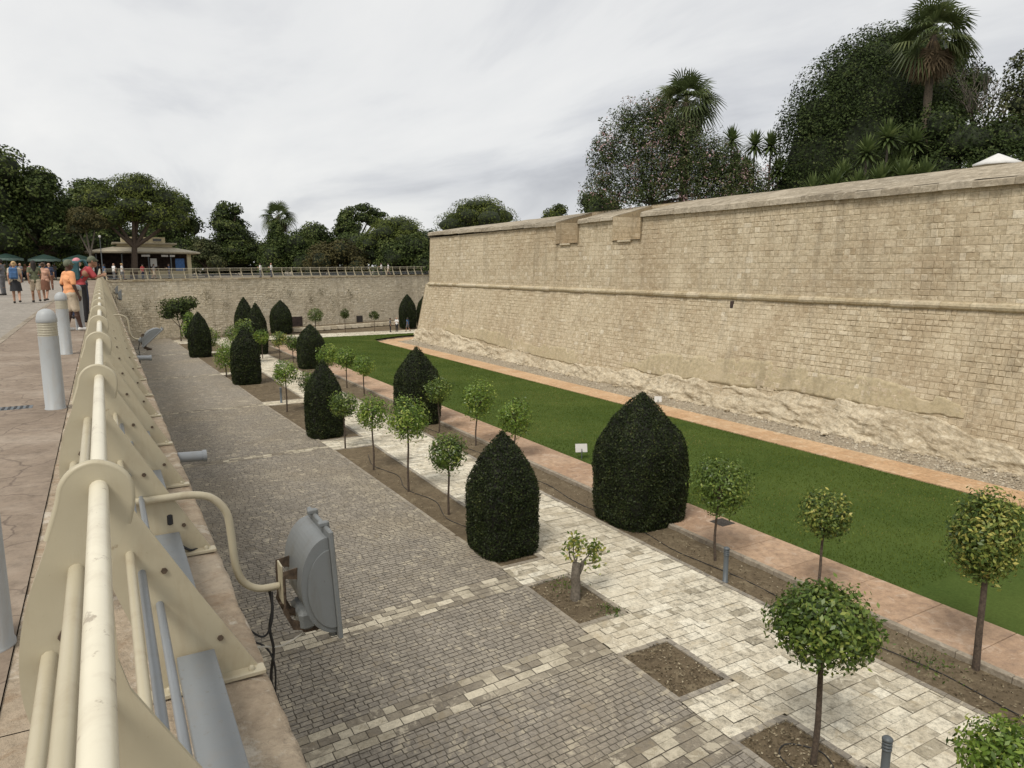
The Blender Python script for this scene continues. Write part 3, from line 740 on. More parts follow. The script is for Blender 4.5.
cp = mb.build('coping', M['cordon'], fw); cp.location = fo
def wall_box(x, z0, z1, hw, out_, mat, name, par, t=.5):
    mb = MB(); c = Pw(np.array(x/ca), np.array(.5)); nn = np.array([.328, -.945, 0]); tt = np.array([.945, .328, 0])
    q = [c-tt*hw-nn*.1, c+tt*hw-nn*.1, c+tt*hw+nn*out_, c-tt*hw+nn*out_]
    V = [(p[0], p[1], z0) for p in q]+[(p[0], p[1], z1) for p in q]
    mb.add(V, [[3, 2, 1, 0], [4, 5, 6, 7], [0, 1, 5, 4], [1, 2, 6, 5], [2, 3, 7, 6], [3, 0, 4, 7]], 0, t)
    o = mb.build(name, mat, par)
    if par is fw: o.location = fo
    return o
dr = wall_box(30.55, ZL, -4.7, .5, .16, M['door_wood'], 'door', fw)
nc = wall_box(21.2, ZL, -4.35, .9, .14, M['shadow_in'], 'niche', fw)  # solid slab, the opening's shade is in its dark colour
pl = thing('planter', 'low pale stone planter along the foot of the far wall', 'planter', (25, 91, ZL))
mb = MB(); 
for q in range(16):
    x = 20+q*1.0
    y = WY(x)-3.4; mb.box((x+.5, y+.17, ZL+.2), (.49, .2, .24), 0, random.random(), .02)
o = mb.build('planter_wall', M['moat_stone'], pl); o.location = (-25, -91, -ZL)
mb = MB(); mb.poly([(20, WY(20)-3.2, ZL+.36), (36, WY(36)-3.2, ZL+.36), (36, WY(36), ZL+.36), (20, WY(20), ZL+.36)])
o = mb.build('soil', M['soil'], pl); o.location = (-25, -91, -ZL)

# ------------------------------------------------------------------ retaining wall and ledge under the railing
rw = thing('retaining_wall', 'long retaining wall carrying the railing beside the walkway, rough pinkish ledge on top', 'wall', (0, 40, 0))
mb = MB(); mb.poly([(.34, -20, ZL-.1), (.34, 85.6, ZL-.1), (.40, 85.6, wz(85)-.1), (.40, -20, -.1)])
def Pn(u, v): return np.stack([.34+.06*(v-ZL)/6+0*u, u+0*v, v+0*u], -1)
lay_stones(mb, Pn, (1, 0, 0), 0, 85, ZL, -.12, .3, (.3, .7), None, .02, .012)
o = mb.build('masonry', [M['moat_stone'], M['moat_joint']], rw); o.location = (0, -40, 0)
mb = MB(); y = -12.0
xsn = np.array([-.428, -.36, -.2, 0, .15, .28, .36, .42, .445])
while y < 85.4:
    l = random.uniform(1.1, 1.7); ny = 14 if y < 20 else 4
    yy = np.linspace(y+.003, y+l-.003, ny+1); G = np.zeros((len(xsn)+1, ny+1, 3))
    G[:-1, :, 0] = xsn[:, None]; G[..., 1] = yy[None]; G[..., 2] = np.array([wz(v) for v in yy])[None]
    G[:-1, :, 2] += .005*fbm(G[:-1], 61, 4, 2.4)-.006
    er = .005*fbm(G[-2], 63, 3, 1.1)+.006*fbm(G[-2], 64, 4, 7.0); G[-2, :, 0] += er; G[-2, :, 2] -= .012; G[-1, :, 0] = G[-2, :, 0]+.006+.004*rng.normal(size=ny+1); G[-1, :, 2] -= .17
    mb.grid(G, 0, np.full((len(xsn))*ny, random.random()), True); y += l
o = mb.build('ledge', M['ledge'], rw); o.location = (0, -40, 0)
# ------------------------------------------------------------------ railing
PITCH = 1.36
PROF = [(.415, .012), (.222, .36), (.022, .735), (-.012, .80), (-.026, .86), (-.026, .99), (-.018, 1.05), (.006, 1.11), (.016, 1.155), (.012, 1.19), (-.008, 1.212), (-.036, 1.222),
        (-.064, 1.213), (-.083, 1.19), (-.092, 1.155), (-.118, 1.08), (-.148, 1.0), (-.166, .92), (-.170, .84), (-.158, .765), (-.12, .65), (-.06, .47), (0., .28), (.045, .12), (.07, .012)]
def _smooth(P):
    P = np.array(P); o = []
    for i in range(len(P)):
        a, b, c, d = P[max(i-1, 0)], P[i], P[min(i+1, len(P)-1)], P[min(i+2, len(P)-1)]
        k = 4 if 5 <= i <= 21 and i+1 < len(P) else 1
        for t in np.linspace(0, 1, k, endpoint=False): o.append(.5*(2*b+(c-a)*t+(2*a-5*b+4*c-d)*t*t+(3*b-a-3*c+d)*t**3))
    return [tuple(v) for v in o]
PROF = _smooth(PROF)
def post_mesh():
    mb = MB(); P = PROF[::-1]; n = len(P); tk = .007
    c = np.mean(P, axis=0)
    mb.prism([(p[0], p[1]) for p in P], 1, -tk, tk)
    # slightly wider rolled edge round the head
    hp = np.array([p for p in PROF if p[1] > 1.02 and True]); 
    arc = np.array([(p[0], 0, p[1]-.002) for p in PROF if p[1] > 1.10])
    mb.tube(arc, .0075, 6)
    for bx, bz in ((.285, .165), (.115, .47), (-.10, .93)):
        V0 = mb.nv; a6 = np.linspace(0, 6.283, 7)[:6]; ring = lambda yy: np.stack([bx+.011*np.cos(a6), np.full(6, yy), bz+.011*np.sin(a6)], 1)
        mb.add(np.vstack([ring(-.006), ring(-.016)]), [[i, (i+1) % 6, 6+(i+1) % 6, 6+i] for i in range(6)], 1); mb.add(ring(-.016), [[0, 1, 2, 3, 4, 5]], 1)
    return mb.mesh('post', [M['cream'], M['rust']])
def plate_mesh():
    mb = MB(); mb.box((.235, -.028, .009), (.20, .03, .009), 0, .5, .003); mb.lathe([(.012, .0), (.012, .012), (.007, .018)], 6, (.385, -.035, .017)); mb.lathe([(.012, .0), (.012, .012), (.007, .018)], 6, (.10, -.035, .017))
    return mb.mesh('base_plate', M['cream'])
PM, BM_ = post_mesh(), plate_mesh()
TUBES = [('handrail', -.031, 1.178, .0145, 'rail_paint'), ('tube', -.075, 1.04, .0125, 'cream'), ('tube', -.126, .895, .0130, 'cream'), ('tube', -.066, .83, .005, 'cream'),
         ('tube', .012, .55, .0145, 'cream'), ('conduit', .044, .475, .0135, 'tube_grey'), ('conduit', .092, .345, .0135, 'tube_grey')]
rail = thing('railing', 'long cream metal railing with curved fin posts running along the walkway edge', 'railing', (0, 0, 0))
for k in range(-2, 63):
    if k == 0: pass
    y = PITCH*k; z = wz(y)
    p = bpy.data.objects.new('post', PM); COL.objects.link(p); p.parent = rail; p.location = (0, y, z)
    b = bpy.data.objects.new('base_plate', BM_); COL.objects.link(b); b.parent = p
for nm, x, z, r, m in TUBES:
    mb = MB(); mb.tube([(x, -3.2, z)]+[(x, y, z+wz(y)) for y in (0, 1.3, 2.7, 5, 10, 20, 30, 45, 60, 75)]+[(x, 84.4, z+wz(84.4))], r, 14 if nm == 'handrail' else 10)
    mb.build(nm, M[m], rail)
for k in range(-2, 62):      # cable tray in short lengths, two lengths missing as in the photo's gaps
    if k > 24 and k % 3: continue
    y0, y1 = PITCH*k+.03, PITCH*(k+1)-.03; ym = (y0+y1)/2
    mb = MB(); mb.box((.195, 0, .135), (.062, (y1-y0)/2, .004), 0, .5); mb.box((.135, 0, .115), (.004, (y1-y0)/2, .022), 0); mb.box((.255, 0, .115), (.004, (y1-y0)/2, .022), 0)
    t = mb.build('cable_tray', M['galv'], rail); t.location = (0, ym, wz(ym)); t.rotation_euler = (math.atan(SL), 0, 0)

# railing on top of the far moat wall
frl = thing('railing', 'pale metal railing with slanting posts along the top of the far moat wall', 'railing', (.46, 85.2, wz(85)))
ang = math.atan2(.347, 1); RZf = ang-math.pi/2
L = 46.0; nP = int(L/PITCH)
def far_pt(s, off=0): return (s*math.cos(ang)+.30*math.sin(ang)*-1*0, s*math.sin(ang)+.25, .0095*s*math.cos(ang))
for k in range(nP+1):
    p = bpy.data.objects.new('post', PM); COL.objects.link(p); p.parent = frl; p.location = far_pt(k*PITCH); p.rotation_euler = (0, 0, RZf)
for nm, x, z, r, m in TUBES[:3]+TUBES[4:7]+[('tube', .2, .2, .02, 'tube_grey')]:
    mb = MB(); nx, ny = math.cos(RZf)*x, math.sin(RZf)*x
    mb.tube([tuple(np.array(far_pt(s))+np.array([nx, ny, z])) for s in (0, 15, 30, L)], r*1.25, 8); mb.build(nm, M[m], frl)

# ------------------------------------------------------------------ floodlights hung off the railing
def arm_curve(pts, n=8):
    """rounded polyline (Catmull-Rom)"""
    P = np.array(pts, float); P = np.vstack([2*P[0]-P[1], P, 2*P[-1]-P[-2]]); o = []
    for i in range(1, len(P)-2):
        for t in np.linspace(0, 1, n, endpoint=False):
            a, b, c, d = P[i-1:i+3]
            o.append(.5*(2*b+(c-a)*t+(2*a-5*b+4*c-d)*t*t+(3*b-a-3*c+d)*t**3))
    return np.array(o+[P[-2]])
def floodlight(y, tilt, label, sc_=1.0):
    f = thing('floodlight', label, 'floodlight', (.145, y, wz(y)+.335))
    mb = MB(); mb.tube(arm_curve([(-.1, 0, 0), (.08, 0, .0), (.20, 0, -.005), (.29, 0, -.04), (.355, 0, -.13), (.372, 0, -.26), (.385, 0, -.44), (.42, 0, -.55), (.50, 0, -.61), (.615, 0, -.62)], 7), .021, 12)
    mb.build('arm', M['cream'], f)
    # pivot at the bracket; housing is half round in section, flat glass front turned to the garden
    h = MB(); N = 28; HL = .235; rx, rz = .185, .31
    a = np.linspace(np.pi/2, 3*np.pi/2, N); prof = [(rx*np.cos(t)*(1 if abs(np.cos(t)) > .2 else 1), rz*np.sin(t)) for t in a]
    prof = [(0.0, rz)]+prof[1:-1]+[(0.0, -rz)]
    h.prism([(p[0]*.96, p[1]*.96) for p in prof], 1, -HL, HL)
    i0 = [(p[0]*.80-.0, p[1]*.80-.02) for p in prof]
    h.prism(i0, 1, -HL-.012, HL+.012, 0)
    for yy in (-HL*.96,): h.prism([(p[0]*.985, p[1]*.985) for p in prof], 1, yy-.008, yy+.008)
    # neck for the ballast at the lower back
    h.box((-.14, 0, -.24), (.05, .13, .06), 0, .5, .02)
    ho = h.build('housing', M['lamp_grey'], f); ho.scale = (.95, .95, .95); ho.location = (.865, 0, -.585); ho.rotation_euler = (0, tilt, 0)
    fr = MB(); fr.box((.016, 0, .0), (.014, HL+.03, rz+.035), 0, .5, .008)
    for yy in (-.13, .13): 
        fr.box((.005, yy, rz+.045), (.03, .02, .014), 0, .5, .005); fr.box((.034, yy, rz+.02), (.006, .016, .035), 0, .5, .002)
    fr.lathe([(.028, 0), (.028, .06), (.02, .07)], 12, (-.01, -HL+.05, -rz-.03)); fo_ = fr.build('front_frame', M['lamp_grey'], ho)
    g = MB(); g.box((.033, 0, 0), (.003, HL, rz), 0); g.build('front_glass', M['glass_lamp'], ho)
    b = MB(); b.box((.625, 0, -.60), (.005, .055, .115), 0, .5, .003); b.build('mounting_plate', M['cream'], f)
    for yy in (-.10, .10):
        b = MB(); b.prism([(.62, -.50), (.70, -.49), (.70, -.56), (.62, -.54)][::-1], 1, yy-.004, yy+.004); b.prism([(.62, -.70), (.66, -.80), (.80, -.86), (.80, -.90), (.66, -.86), (.61, -.74)][::-1], 1, yy-.006, yy+.006); b.tube([(.625, yy, -.53), (.625, yy, -.73)], .008, 6); b.build('strap', M['rust'], f)
    b = MB()
    b_ = MB(); b_.box((.78, 0, -.885), (.06, .09, .022), 0, .5, .008); b_.build('ballast_box', M['rust'], f)
    b.tube([(.63, 0, -.72), (.66, 0, -.78), (.72, 0, -.82)], .022, 8); b.build('bracket', M['rust'], f)
    c = MB()
    c.tube(arm_curve([(.56, .02, -.63), (.57, .0, -.74), (.545, -.02, -.86), (.56, -.02, -1.0), (.54, 0, -1.2), (.57, 0, -1.5), (.35, .02, -2.2)], 6), .009, 6)
    c.tube(arm_curve([(.57, -.02, -.64), (.555, -.05, -.80), (.50, -.06, -.88), (.40, -.04, -.80), (.30, .0, -.76), (.42, .05, -.92), (.52, .0, -.98), (.56, -.03, -1.1), (.55, -.02, -1.35)], 6), .006, 6)
    c.tube(arm_curve([(-.02, .04, -.03), (.06, .05, -.12), (.10, .02, -.25), (.16, .0, -.31), (.22, .05, -.33), (.26, .1, -.40)], 6), .008, 6); c.box((.075, .03, -.13), (.014, .014, .03), 0, .5, .006)
    c.build('cable', M['black'], f)
    c = MB(); c.tube(arm_curve([(.80, -.05, -.86), (.72, -.04, -.93), (.60, -.03, -.98), (.48, .0, -.97), (.36, 0, -1.0)], 6), .006, 6); c.build('pale_cable', M['white_cable'], f)
    return f
floodlight(4.05, R(-3), 'large grey floodlight on a bent cream arm nearest to the viewer')
floodlight(20.2, R(48), 'second floodlight further along the railing, tilted down on its bent cream arm')
floodlight(50.4, R(2), 'small distant floodlight on the railing, seen just below the third one')
floodlight(60.5, R(2), 'furthest floodlight hanging off the walkway railing near the moat corner')
def spot(y, label, rz=0):
    s = thing('spotlight', label, 'spotlight', (.43, y, wz(y)-.075)); s.rotation_euler = (0, 0, rz)
    mb = MB(); mb.tube([(.02, 0, 0), (.24, 0, -.01)], .045, 14); mb.tube([(.22, 0, -.01), (.25, 0, -.01)], .052, 14)
    mb.build('body', M['tube_grey'], s)
    b = MB(); b.box((.0, 0, -.0), (.03, .03, .035), 0, .5, .006); b.build('bracket', M['dark_grey'], s)
spot(6.55, 'small grey tube spotlight fixed to the ledge beside the nearer paving')
spot(14.2, 'small tube spotlight on the ledge further along, below the second floodlight')

# ------------------------------------------------------------------ bollards
def bollard(x, y, label, first=[None], rr=.096):
    z = wz(y)
    if first[0] is None:
        b = thing('bollard_light', label, 'bollard', (x, y, z), 0, 'bollard lights along the walkway')
        mb = MB(); mb.lathe([(rr+.006, 0), (rr+.006, .012), (rr, .016), (rr, .80)], 28); mb.build('shaft', M['bollard_grey'], b)
        mb = MB(); mb.lathe([(rr-.004, .80), (rr-.004, .945)], 28)
        for q in range(5): mb.lathe([(rr-.001, .815+q*.027), (rr+.002, .819+q*.027), (rr-.001, .823+q*.027)], 28)
        mb.build('lens', M['lens'], b)
        mb = MB(); mb.lathe([(rr, .945), (rr+.004, .95), (rr+.002, .985), (rr*.92, 1.03), (rr*.72, 1.065), (rr*.4, 1.085), (.01, 1.092)], 28); mb.build('cap', M['bollard_grey'], b)
        first[0] = b
    else:
        b = copy_tree(first[0]); b.location = (x, y, z); b['label'] = label
    return b
bollard(-.525, 3.42, 'cylindrical bollard light cut off by the left edge of the view')
bollard(-.54, 9.1, 'pale grey bollard light with domed cap standing by the dark drain line')
bollard(-.63, 14.7, 'pale grey bollard light partly behind the nearest complete bollard')
bollard(-.52, 20.2, 'pale grey bollard light between the orange shirt man and the railing')
bollard(-.56, 26.1, 'pale bollard light just beyond the people leaning on the railing')
def garden_bollard(x, y, label, first=[None]):
    if first[0] is None:
        b = thing('garden_bollard', label, 'bollard light', (x, y, ZL), 0, 'slim bollard lights in the garden')
        mb = MB(); mb.lathe([(.075, 0), (.075, .015), (.06, .02), (.06, .68)], 18); mb.build('shaft', M['dark_grey'], b)
        mb = MB()
        for q in range(3): mb.lathe([(.05, .68+q*.05), (.072, .69+q*.05), (.072, .70+q*.05), (.05, .722+q*.05)], 18)
        mb.lathe([(.066, .83), (.076, .835), (.076, .86), (.05, .885), (.01, .892)], 18); mb.build('louvre_head', M['dark_grey'], b)
        first[0] = b
    else:
        b = copy_tree(first[0]); b.location = (x, y, ZL); b['label'] = label
garden_bollard(9.28, 5.35, 'slim dark bollard light at the corner of the nearest planting pit')
garden_bollard(12.62, 11.58, 'slim grey bollard light at the edge of the soil bed by the pink path')
garden_bollard(8.4, 41.2, 'slim bollard light between two stretches of bed further down the garden')
# drain line and covers
mb = MB()
for q in range(26): mb.box((-1.0-q*.5, 9.35, .052), (.235, .10, .006), 0, random.random(), .002); 
for q in range(26):
    for s in range(8): mb.box((-1.2-q*.5+s*.055, 9.35, .0595), (.012, .085, .003), 1)
d = tag(mb.build('drain_channel', [M['dark_grey'], M['black']]), 'dark slotted drain line across the walkway beside a bollard', 'drain')
def cover(x, y, label):
    mb = MB(); mb.box((0, 0, .005), (.26, .26, .006), 0, .5, .003)
    for i in range(5):
        for j in range(5): mb.box((-.18+i*.09, -.18+j*.09, .013), (.028, .028, .003), 0, .5, .001)
    o = mb.build('drain_cover', M['cast_iron'], None, (x, y, ZL+.096)); tag(o, label, 'drain cover', 'square covers in the pink path')
cover(15.45, 14.4, 'dark square cover in the pink path beside the nearer right row tree')
cover(13.85, 23.2, 'dark square cover in the pink path behind the biggest hedge')
def small_sign(x, y, rz, label, w_=.24, h_=.17, zb=.36):
    s = thing('plaque', label, 'plaque', (x, y, ZL), rz, 'small white garden plaques')
    mb = MB(); mb.tube([(0, 0, 0), (0, 0, zb+.1)], .018, 8); mb.build('stake', M['dark_grey'], s)
    mb = MB(); mb.box((0, -.03, zb+.12), (w_, .012, h_), 0, .5, .006); p = mb.build('board', M['white_plastic'], s); p.rotation_euler = (R(-18), 0, 0)
small_sign(16.1, 22.5, R(-25), 'small white plaque on a stake at the lawn edge left of the biggest hedge')
small_sign(26.3, 29.6, R(-40), 'small white plaque on the gravel just behind the tip of the biggest hedge', .2, .16, .30)

# ------------------------------------------------------------------ clipped hedges
HP = np.array([(0, .90), (.06, .95), (.2, .985), (.35, 1.0), (.5, .99), (.6, .94), (.7, .81), (.8, .60), (.9, .34), (.97, .12), (1, .03)])
def hedge(x, y, h, s, label, near=1.0, rz=0., jag=1.0, prof=None):
    t = thing('clipped_hedge', label, 'hedge', (x, y, ZL), rz, 'pointed clipped hedges in the moat garden')
    pr = HP if prof is None else prof
    na, nz = 56, 34; th = np.linspace(0, 2*np.pi, na, endpoint=False); ex = 4.2
    rad = 1/(np.abs(np.cos(th))**ex+np.abs(np.sin(th))**ex)**(1/ex)
    seed = int(rng.integers(1e6))
    def surf(tt, k):
        e = 4.2-1.6*np.clip((k-.5)*2, 0, 1); r_ = 1/(np.abs(np.cos(tt))**e+np.abs(np.sin(tt))**e)**(1/e)
        f = np.interp(k, pr[:, 0], pr[:, 1])*s/2
        P = np.stack([r_*f*np.cos(tt), r_*f*np.sin(tt), k*h+0*tt], -1)
        n = fbm(P, seed, 4, .8)
        return P*(1+.03*n[..., None]*np.array([1, 1, .3]))
    K, T_ = np.meshgrid(np.linspace(0, 1, nz+1), np.append(th, 2*np.pi), indexing='ij'); G = surf(T_, K)*np.array([.965, .965, .985])
    mb = MB(); mb.grid(G[:, ::-1], 1)
    lsz = .07/near**.5; n = int(14500*near*(s*h/7.))
    k = rng.random(n*2); keep = rng.random(n*2) < np.interp(k, pr[:, 0], pr[:, 1]*.95+.05); k = k[keep]; n = len(k); tt = rng.random(n)*6.283
    P = surf(tt, k); e = 1e-3; du = surf(tt+e, k)-P; dv = surf(tt, np.clip(k+e, 0, 1.0))-P; nr = np.cross(du, dv); nr /= np.linalg.norm(nr, axis=1)[:, None]+1e-9
    P = P+nr*(rng.normal(0, .018*jag, n)+.012)[:, None]
    t_ = np.clip(.42+.2*fbm(P, seed+3, 3, 1.3)+.22*rng.normal(size=n), 0, .98)
    leaves(mb, P, nr, lsz, .5, .75, 0, t_)
    # stray shoots that escaped the shears
    q = rng.integers(0, n, n//60); leaves(mb, P[q]+nr[q]*.05, nr[q], lsz*1.1, .4, 1.2, 0, .6+.38*rng.random(len(q)))
    mb.build('foliage', [M['hedge'], M['twig_core']], t); 
    m2 = MB(); m2.tube([(0, 0, -.05), (0, 0, h*.5)], .09, 8); m2.build('trunk', M['bark'], t); return t
hedge(8.93, 16.1, 3.26, 1.66, 'dark pointed hedge at the near end of the left soil bed', 1.5)
hedge(8.38, 31.9, 3.42, 1.55, 'dark pointed hedge of the left row, second from the viewer', 1.0)
hedge(7.95, 49.7, 3.75, 1.75, 'tall dark hedge of the left row, third from the viewer', .6)
hedge(7.05, 67.3, 3.92, 1.75, 'slim pointed hedge of the left row nearest the far moat wall', .5)
hedge(13.72, 16.15, 3.9, 2.36, 'biggest and broadest pointed hedge, between the pale path and the pink path', 1.3)
hedge(13.2, 32.5, 3.75, 2.0, 'pointed hedge in the middle of the right row, in front of the lawn', .9)
hedge(13.7, 55.3, 3.4, 1.95, 'pointed hedge of the right row just left of the lawn corner', .6)
hedge(18.4, 88.0, 3.95, 2.35, 'pointed hedge standing against the far wall beside a dark niche', .45)
hedge(11.8, 66.8, 4.6, 1.7, 'tall narrow hedge in front of its twin near the far wall', .5)
hedge(11.9, 73.5, 4.9, 1.8, 'tall narrow hedge half hidden behind its twin near the far wall', .45)
hedge(34.6, 88.0, 4.4, 2.0, 'far hedge left of the bastion corner, the fuller of the pair', .45)
hedge(37.6, 89.2, 4.3, 2.0, 'far hedge partly hidden behind the bastion corner', .45)

# ------------------------------------------------------------------ standard trees (ball on a stem)
def standard(x, y, h, cw, ch, label, mat='citrus', nl=900, ls=.11, lean=(0, 0), tr=.03, ragged=.3, side='left'):
    cw *= 1.1; ch *= 1.08; h += .03
    t = thing('standard_tree', label, 'tree', (x, y, ZL), 0, 'small round trees on bare stems')
    zc = h-ch/2; top = np.array([lean[0], lean[1], zc])
    mb = MB(); k1, k2 = rng.normal(0, .022, 2), rng.normal(0, .022, 2); pts = [(0, 0, -.03), (lean[0]*.25+k1[0], lean[1]*.2+k1[1], zc*.3), (lean[0]*.7+k2[0], lean[1]*.6+k2[1], zc*.65), tuple(top)]
    mb.tube(arm_curve(pts, 4), np.linspace(tr*1.25, tr*.8, 13), 9)
    nb = 9; D = unit(nb); D[:, 2] = np.abs(D[:, 2])*.6+.1
    for d in D:
        e = top+d*np.array([cw, cw, ch])*.38; mb.tube([top-np.array([0, 0, ch*.25]), (top+e)/2+.03*rng.normal(size=3), e], [tr*.55, tr*.4, tr*.2], 6)
    mb.build('trunk', M['bark'], t)
    nl = int(nl*(2.8 if y < 13 else 2.1)); ls *= (.70 if y < 13 else .84); ns = max(20, nl//30); S = unit(ns); rr = 1+ragged*.38*rng.normal(size=ns)
    P = []; N = []; T = []
    per = nl//ns; st = np.clip(.48+.26*rng.normal(size=ns), 0, 1)
    for i in range(ns):
        r0 = rng.random(per)**.55
        dd = S[i]+.27*rng.normal(size=(per, 3)); dd /= np.linalg.norm(dd, axis=1)[:, None]
        r = (.42+.58*r0)*np.clip(rr[i], .6, 1.35)
        P.append(top+dd*r[:, None]*np.array([cw/2, cw/2, ch/2])); N.append(dd+np.array([0, 0, .35])); T.append(np.clip(st[i]+.17*rng.normal(size=per), 0, 1))
    mb = MB(); P = np.vstack(P); leaves(mb, P, np.vstack(N), ls, .5, .55, 0, np.concatenate(T), .35)
    mb.build('crown', M[mat], t); return t
# left row
standard(8.92, 6.25, 2.85, 1.42, 1.10, 'round dark green standard tree in the nearest planting pit', 'citrus_d', 2600, .125, (.03, 0), .042, .25)
standard(9.3, 3.75, 1.98, 1.2, 1.0, 'standard tree with only its crown showing at the bottom right corner', 'citrus', 1500, .12, (0, 0), .04)
standard(8.79, 19.3, 2.54, 1.12, 1.12, 'small round standard tree beside the hedge at the bed end', 'citrus_d', 1300, .11, (0, .0), .03)
standard(8.58, 22.1, 3.3, 1.36, 1.42, 'tallest round standard tree of the left bed, second from its hedge', 'citrus', 1500, .11, (0, 0), .032)
standard(8.43, 25.3, 2.84, 1.16, 1.16, 'round standard tree of the left bed, third from its hedge', 'citrus', 1200, .11, (.02, 0), .03)
standard(8.45, 29.0, 2.44, 1.08, 1.04, 'round standard tree at the far end of the first left bed', 'citrus_d', 1000, .11, (0, 0), .03)
standard(8.08, 38.3, 2.75, 1.22, 1.22, 'bright round standard tree beyond the second left hedge', 'citrus', 900, .13, (0, 0), .035)
standard(9.2, 38.2, 2.1, 1.1, 1.1, 'low round tree tucked behind the second left hedge', 'citrus_d', 800, .13, (0, 0), .035)
standard(8.0, 68.8, 2.5, 1.6, 1.8, 'yellowish leafy tree just right of the furthest left hedge', 'citrus', 800, .16, (0, 0), .04)
standard(7.2, 53.4, 2.6, 1.45, 2.1, 'leafy bushy tree in the left bed behind the third hedge', 'citrus', 900, .15, (0, 0), .04, .4)
standard(9.9, 66.5, 2.7, 1.9, 1.7, 'yellow green rounded tree between two far hedges', 'citrus_d', 700, .17, (0, 0), .05)
# right row
standard(13.88, 6.45, 3.40, 1.06, 1.55, 'tall yellow tinged tree on a leaning stem at the right edge', 'citrus_y', 2600, .125, (.10, .12), .055, .45)
standard(13.62, 9.8, 2.55, 1.02, 1.06, 'yellow speckled standard tree between the pale path and lawn', 'citrus_y', 1300, .12, (.22, .05), .03, .3)
standard(13.38, 12.65, 2.73, 1.4, 1.4, 'round green standard tree just right of the biggest hedge', 'citrus_d', 1700, .12, (.05, .0), .03, .35)
standard(13.75, 23.9, 2.5, 1.22, 1.45, 'leafy bright standard tree left of the biggest hedge', 'citrus', 1200, .12, (.1, 0), .03, .45)
standard(13.5, 26.7, 2.8, 1.25, 1.5, 'upright bright standard tree in the right bed before the lawn', 'citrus', 1200, .12, (.1, 0), .03, .45)
standard(13.2, 29.9, 2.6, 1.2, 1.15, 'standard tree close to the right of the middle hedge', 'citrus_d', 1000, .12, (0, 0), .03)
standard(13.3, 41.2, 2.45, 1.22, 1.2, 'bright round standard tree left of the middle hedge, the nearer of two', 'citrus', 800, .14, (0, 0), .035)
standard(13.2, 44.4, 2.6, 1.3, 1.25, 'bright round standard tree left of the middle hedge, the further of two', 'citrus', 800, .14, (0, 0), .035)
standard(13.1, 48.3, 2.56, 1.35, 1.5, 'leafy tree partly hiding the hedge at the lawn corner', 'citrus', 800, .15, (0, 0), .035)
standard(12.6, 61.5, 2.4, 1.25, 1.2, 'yellowest round tree among the far hedges', 'citrus_y', 600, .16, (0, 0), .035)
standard(13.2, 59.2, 2.2, 1.25, 1.2, 'dull green round tree beside the yellowest far tree', 'citrus_d', 600, .16, (0, 0), .035)
standard(11.5, 63.0, 2.5, 1.2, 1.2, 'greenish round tree left of the yellowest far tree', 'citrus', 600, .16, (0, 0), .035)
standard(22.3, 87.2, 2.95, 1.75, 1.75, 'dark ball tree in front of the pale far path, biggest of three', 'citrus_d', 800, .17, (0, 0), .05, .15)
standard(25.1, 84.3, 2.9, 1.15, 1.15, 'thin stemmed ball tree in the middle of the far lawn edge', 'dark_leaf', 500, .16, (0, 0), .03, .15)
standard(28.6, 83.8, 2.6, 1.2, 1.2, 'thin stemmed ball tree nearest to the dark doorway', 'dark_leaf', 500, .16, (0, 0), .03, .15)

# pruned stump with a few new shoots
t = thing('pruned_tree', 'hard pruned stump with a few leafy shoots in a soil pit', 'tree', (8.93, 12.65, ZL))
mb = MB(); mb.tube(arm_curve([(0, 0, -.05), (.03, .02, .3), (.0, .0, .62), (.04, .02, .86)], 4), np.linspace(.125, .095, 13), 10)
mb.tube(arm_curve([(.02, 0, .55), (.16, .02, .72), (.24, .03, .86)], 4), np.linspace(.075, .045, 9), 8)
SH = [[(0, 0, .85), (-.06, .02, 1.15), (-.03, .0, 1.5)], [(.04, .02, .8), (-.12, .05, 1.0), (-.14, .08, 1.35)], [(.22, .03, .84), (.45, .05, 1.0), (.62, .06, 1.12)], [(.2, .03, .8), (.38, -.1, .82), (.5, -.16, .9)], [(.0, 0, .86), (.14, .1, 1.1), (.18, .16, 1.28)]]
for q in SH: mb.tube(arm_curve(q, 4), np.linspace(.022, .01, 9), 6)
mb.build('trunk', M['bark_grey'], t)
for q, k in zip(SH, (60, 50, 150, 60, 40)):
    mb = MB()
    e = np.array(q[-1]); m = np.array(q[1]); f = rng.random(k)[:, None]**.6; P = m+(e-m)*f+np.array([.10, .10, .09])*rng.normal(size=(k, 3)); leaves(mb, P, unit(k)+np.array([0, 0, .5]), .11, .5, .5, 0, np.clip(.6+.25*rng.normal(size=k), 0, 1), .2); mb.build('shoot_leaves', M['citrus_y'], t)
# low weeds
def weed(x, y, r, label, mat='citrus_d', n=160):
    mb = MB(); P = rng.normal(size=(n, 3))*np.array([r, r, r*.35]); P[:, 2] = np.abs(P[:, 2])+.02; leaves(mb, P, unit(n)+np.array([0, 0, .6]), .07, .4, .5, 0, rng.random(n)*.7)
    o = mb.build('weed', M[mat], None, (x, y, ZL)); tag(o, label, 'weed')
weed(13.15, 6.95, .26, 'green weed clump at the foot of the leaning yellow tinged tree')
weed(9.25, 11.75, .16, 'small weeds at the corner of the stump pit', 'citrus_d', 110)
weed(9.0, 13.2, .2, 'thin green weeds behind the pruned stump', 'citrus_d', 90)
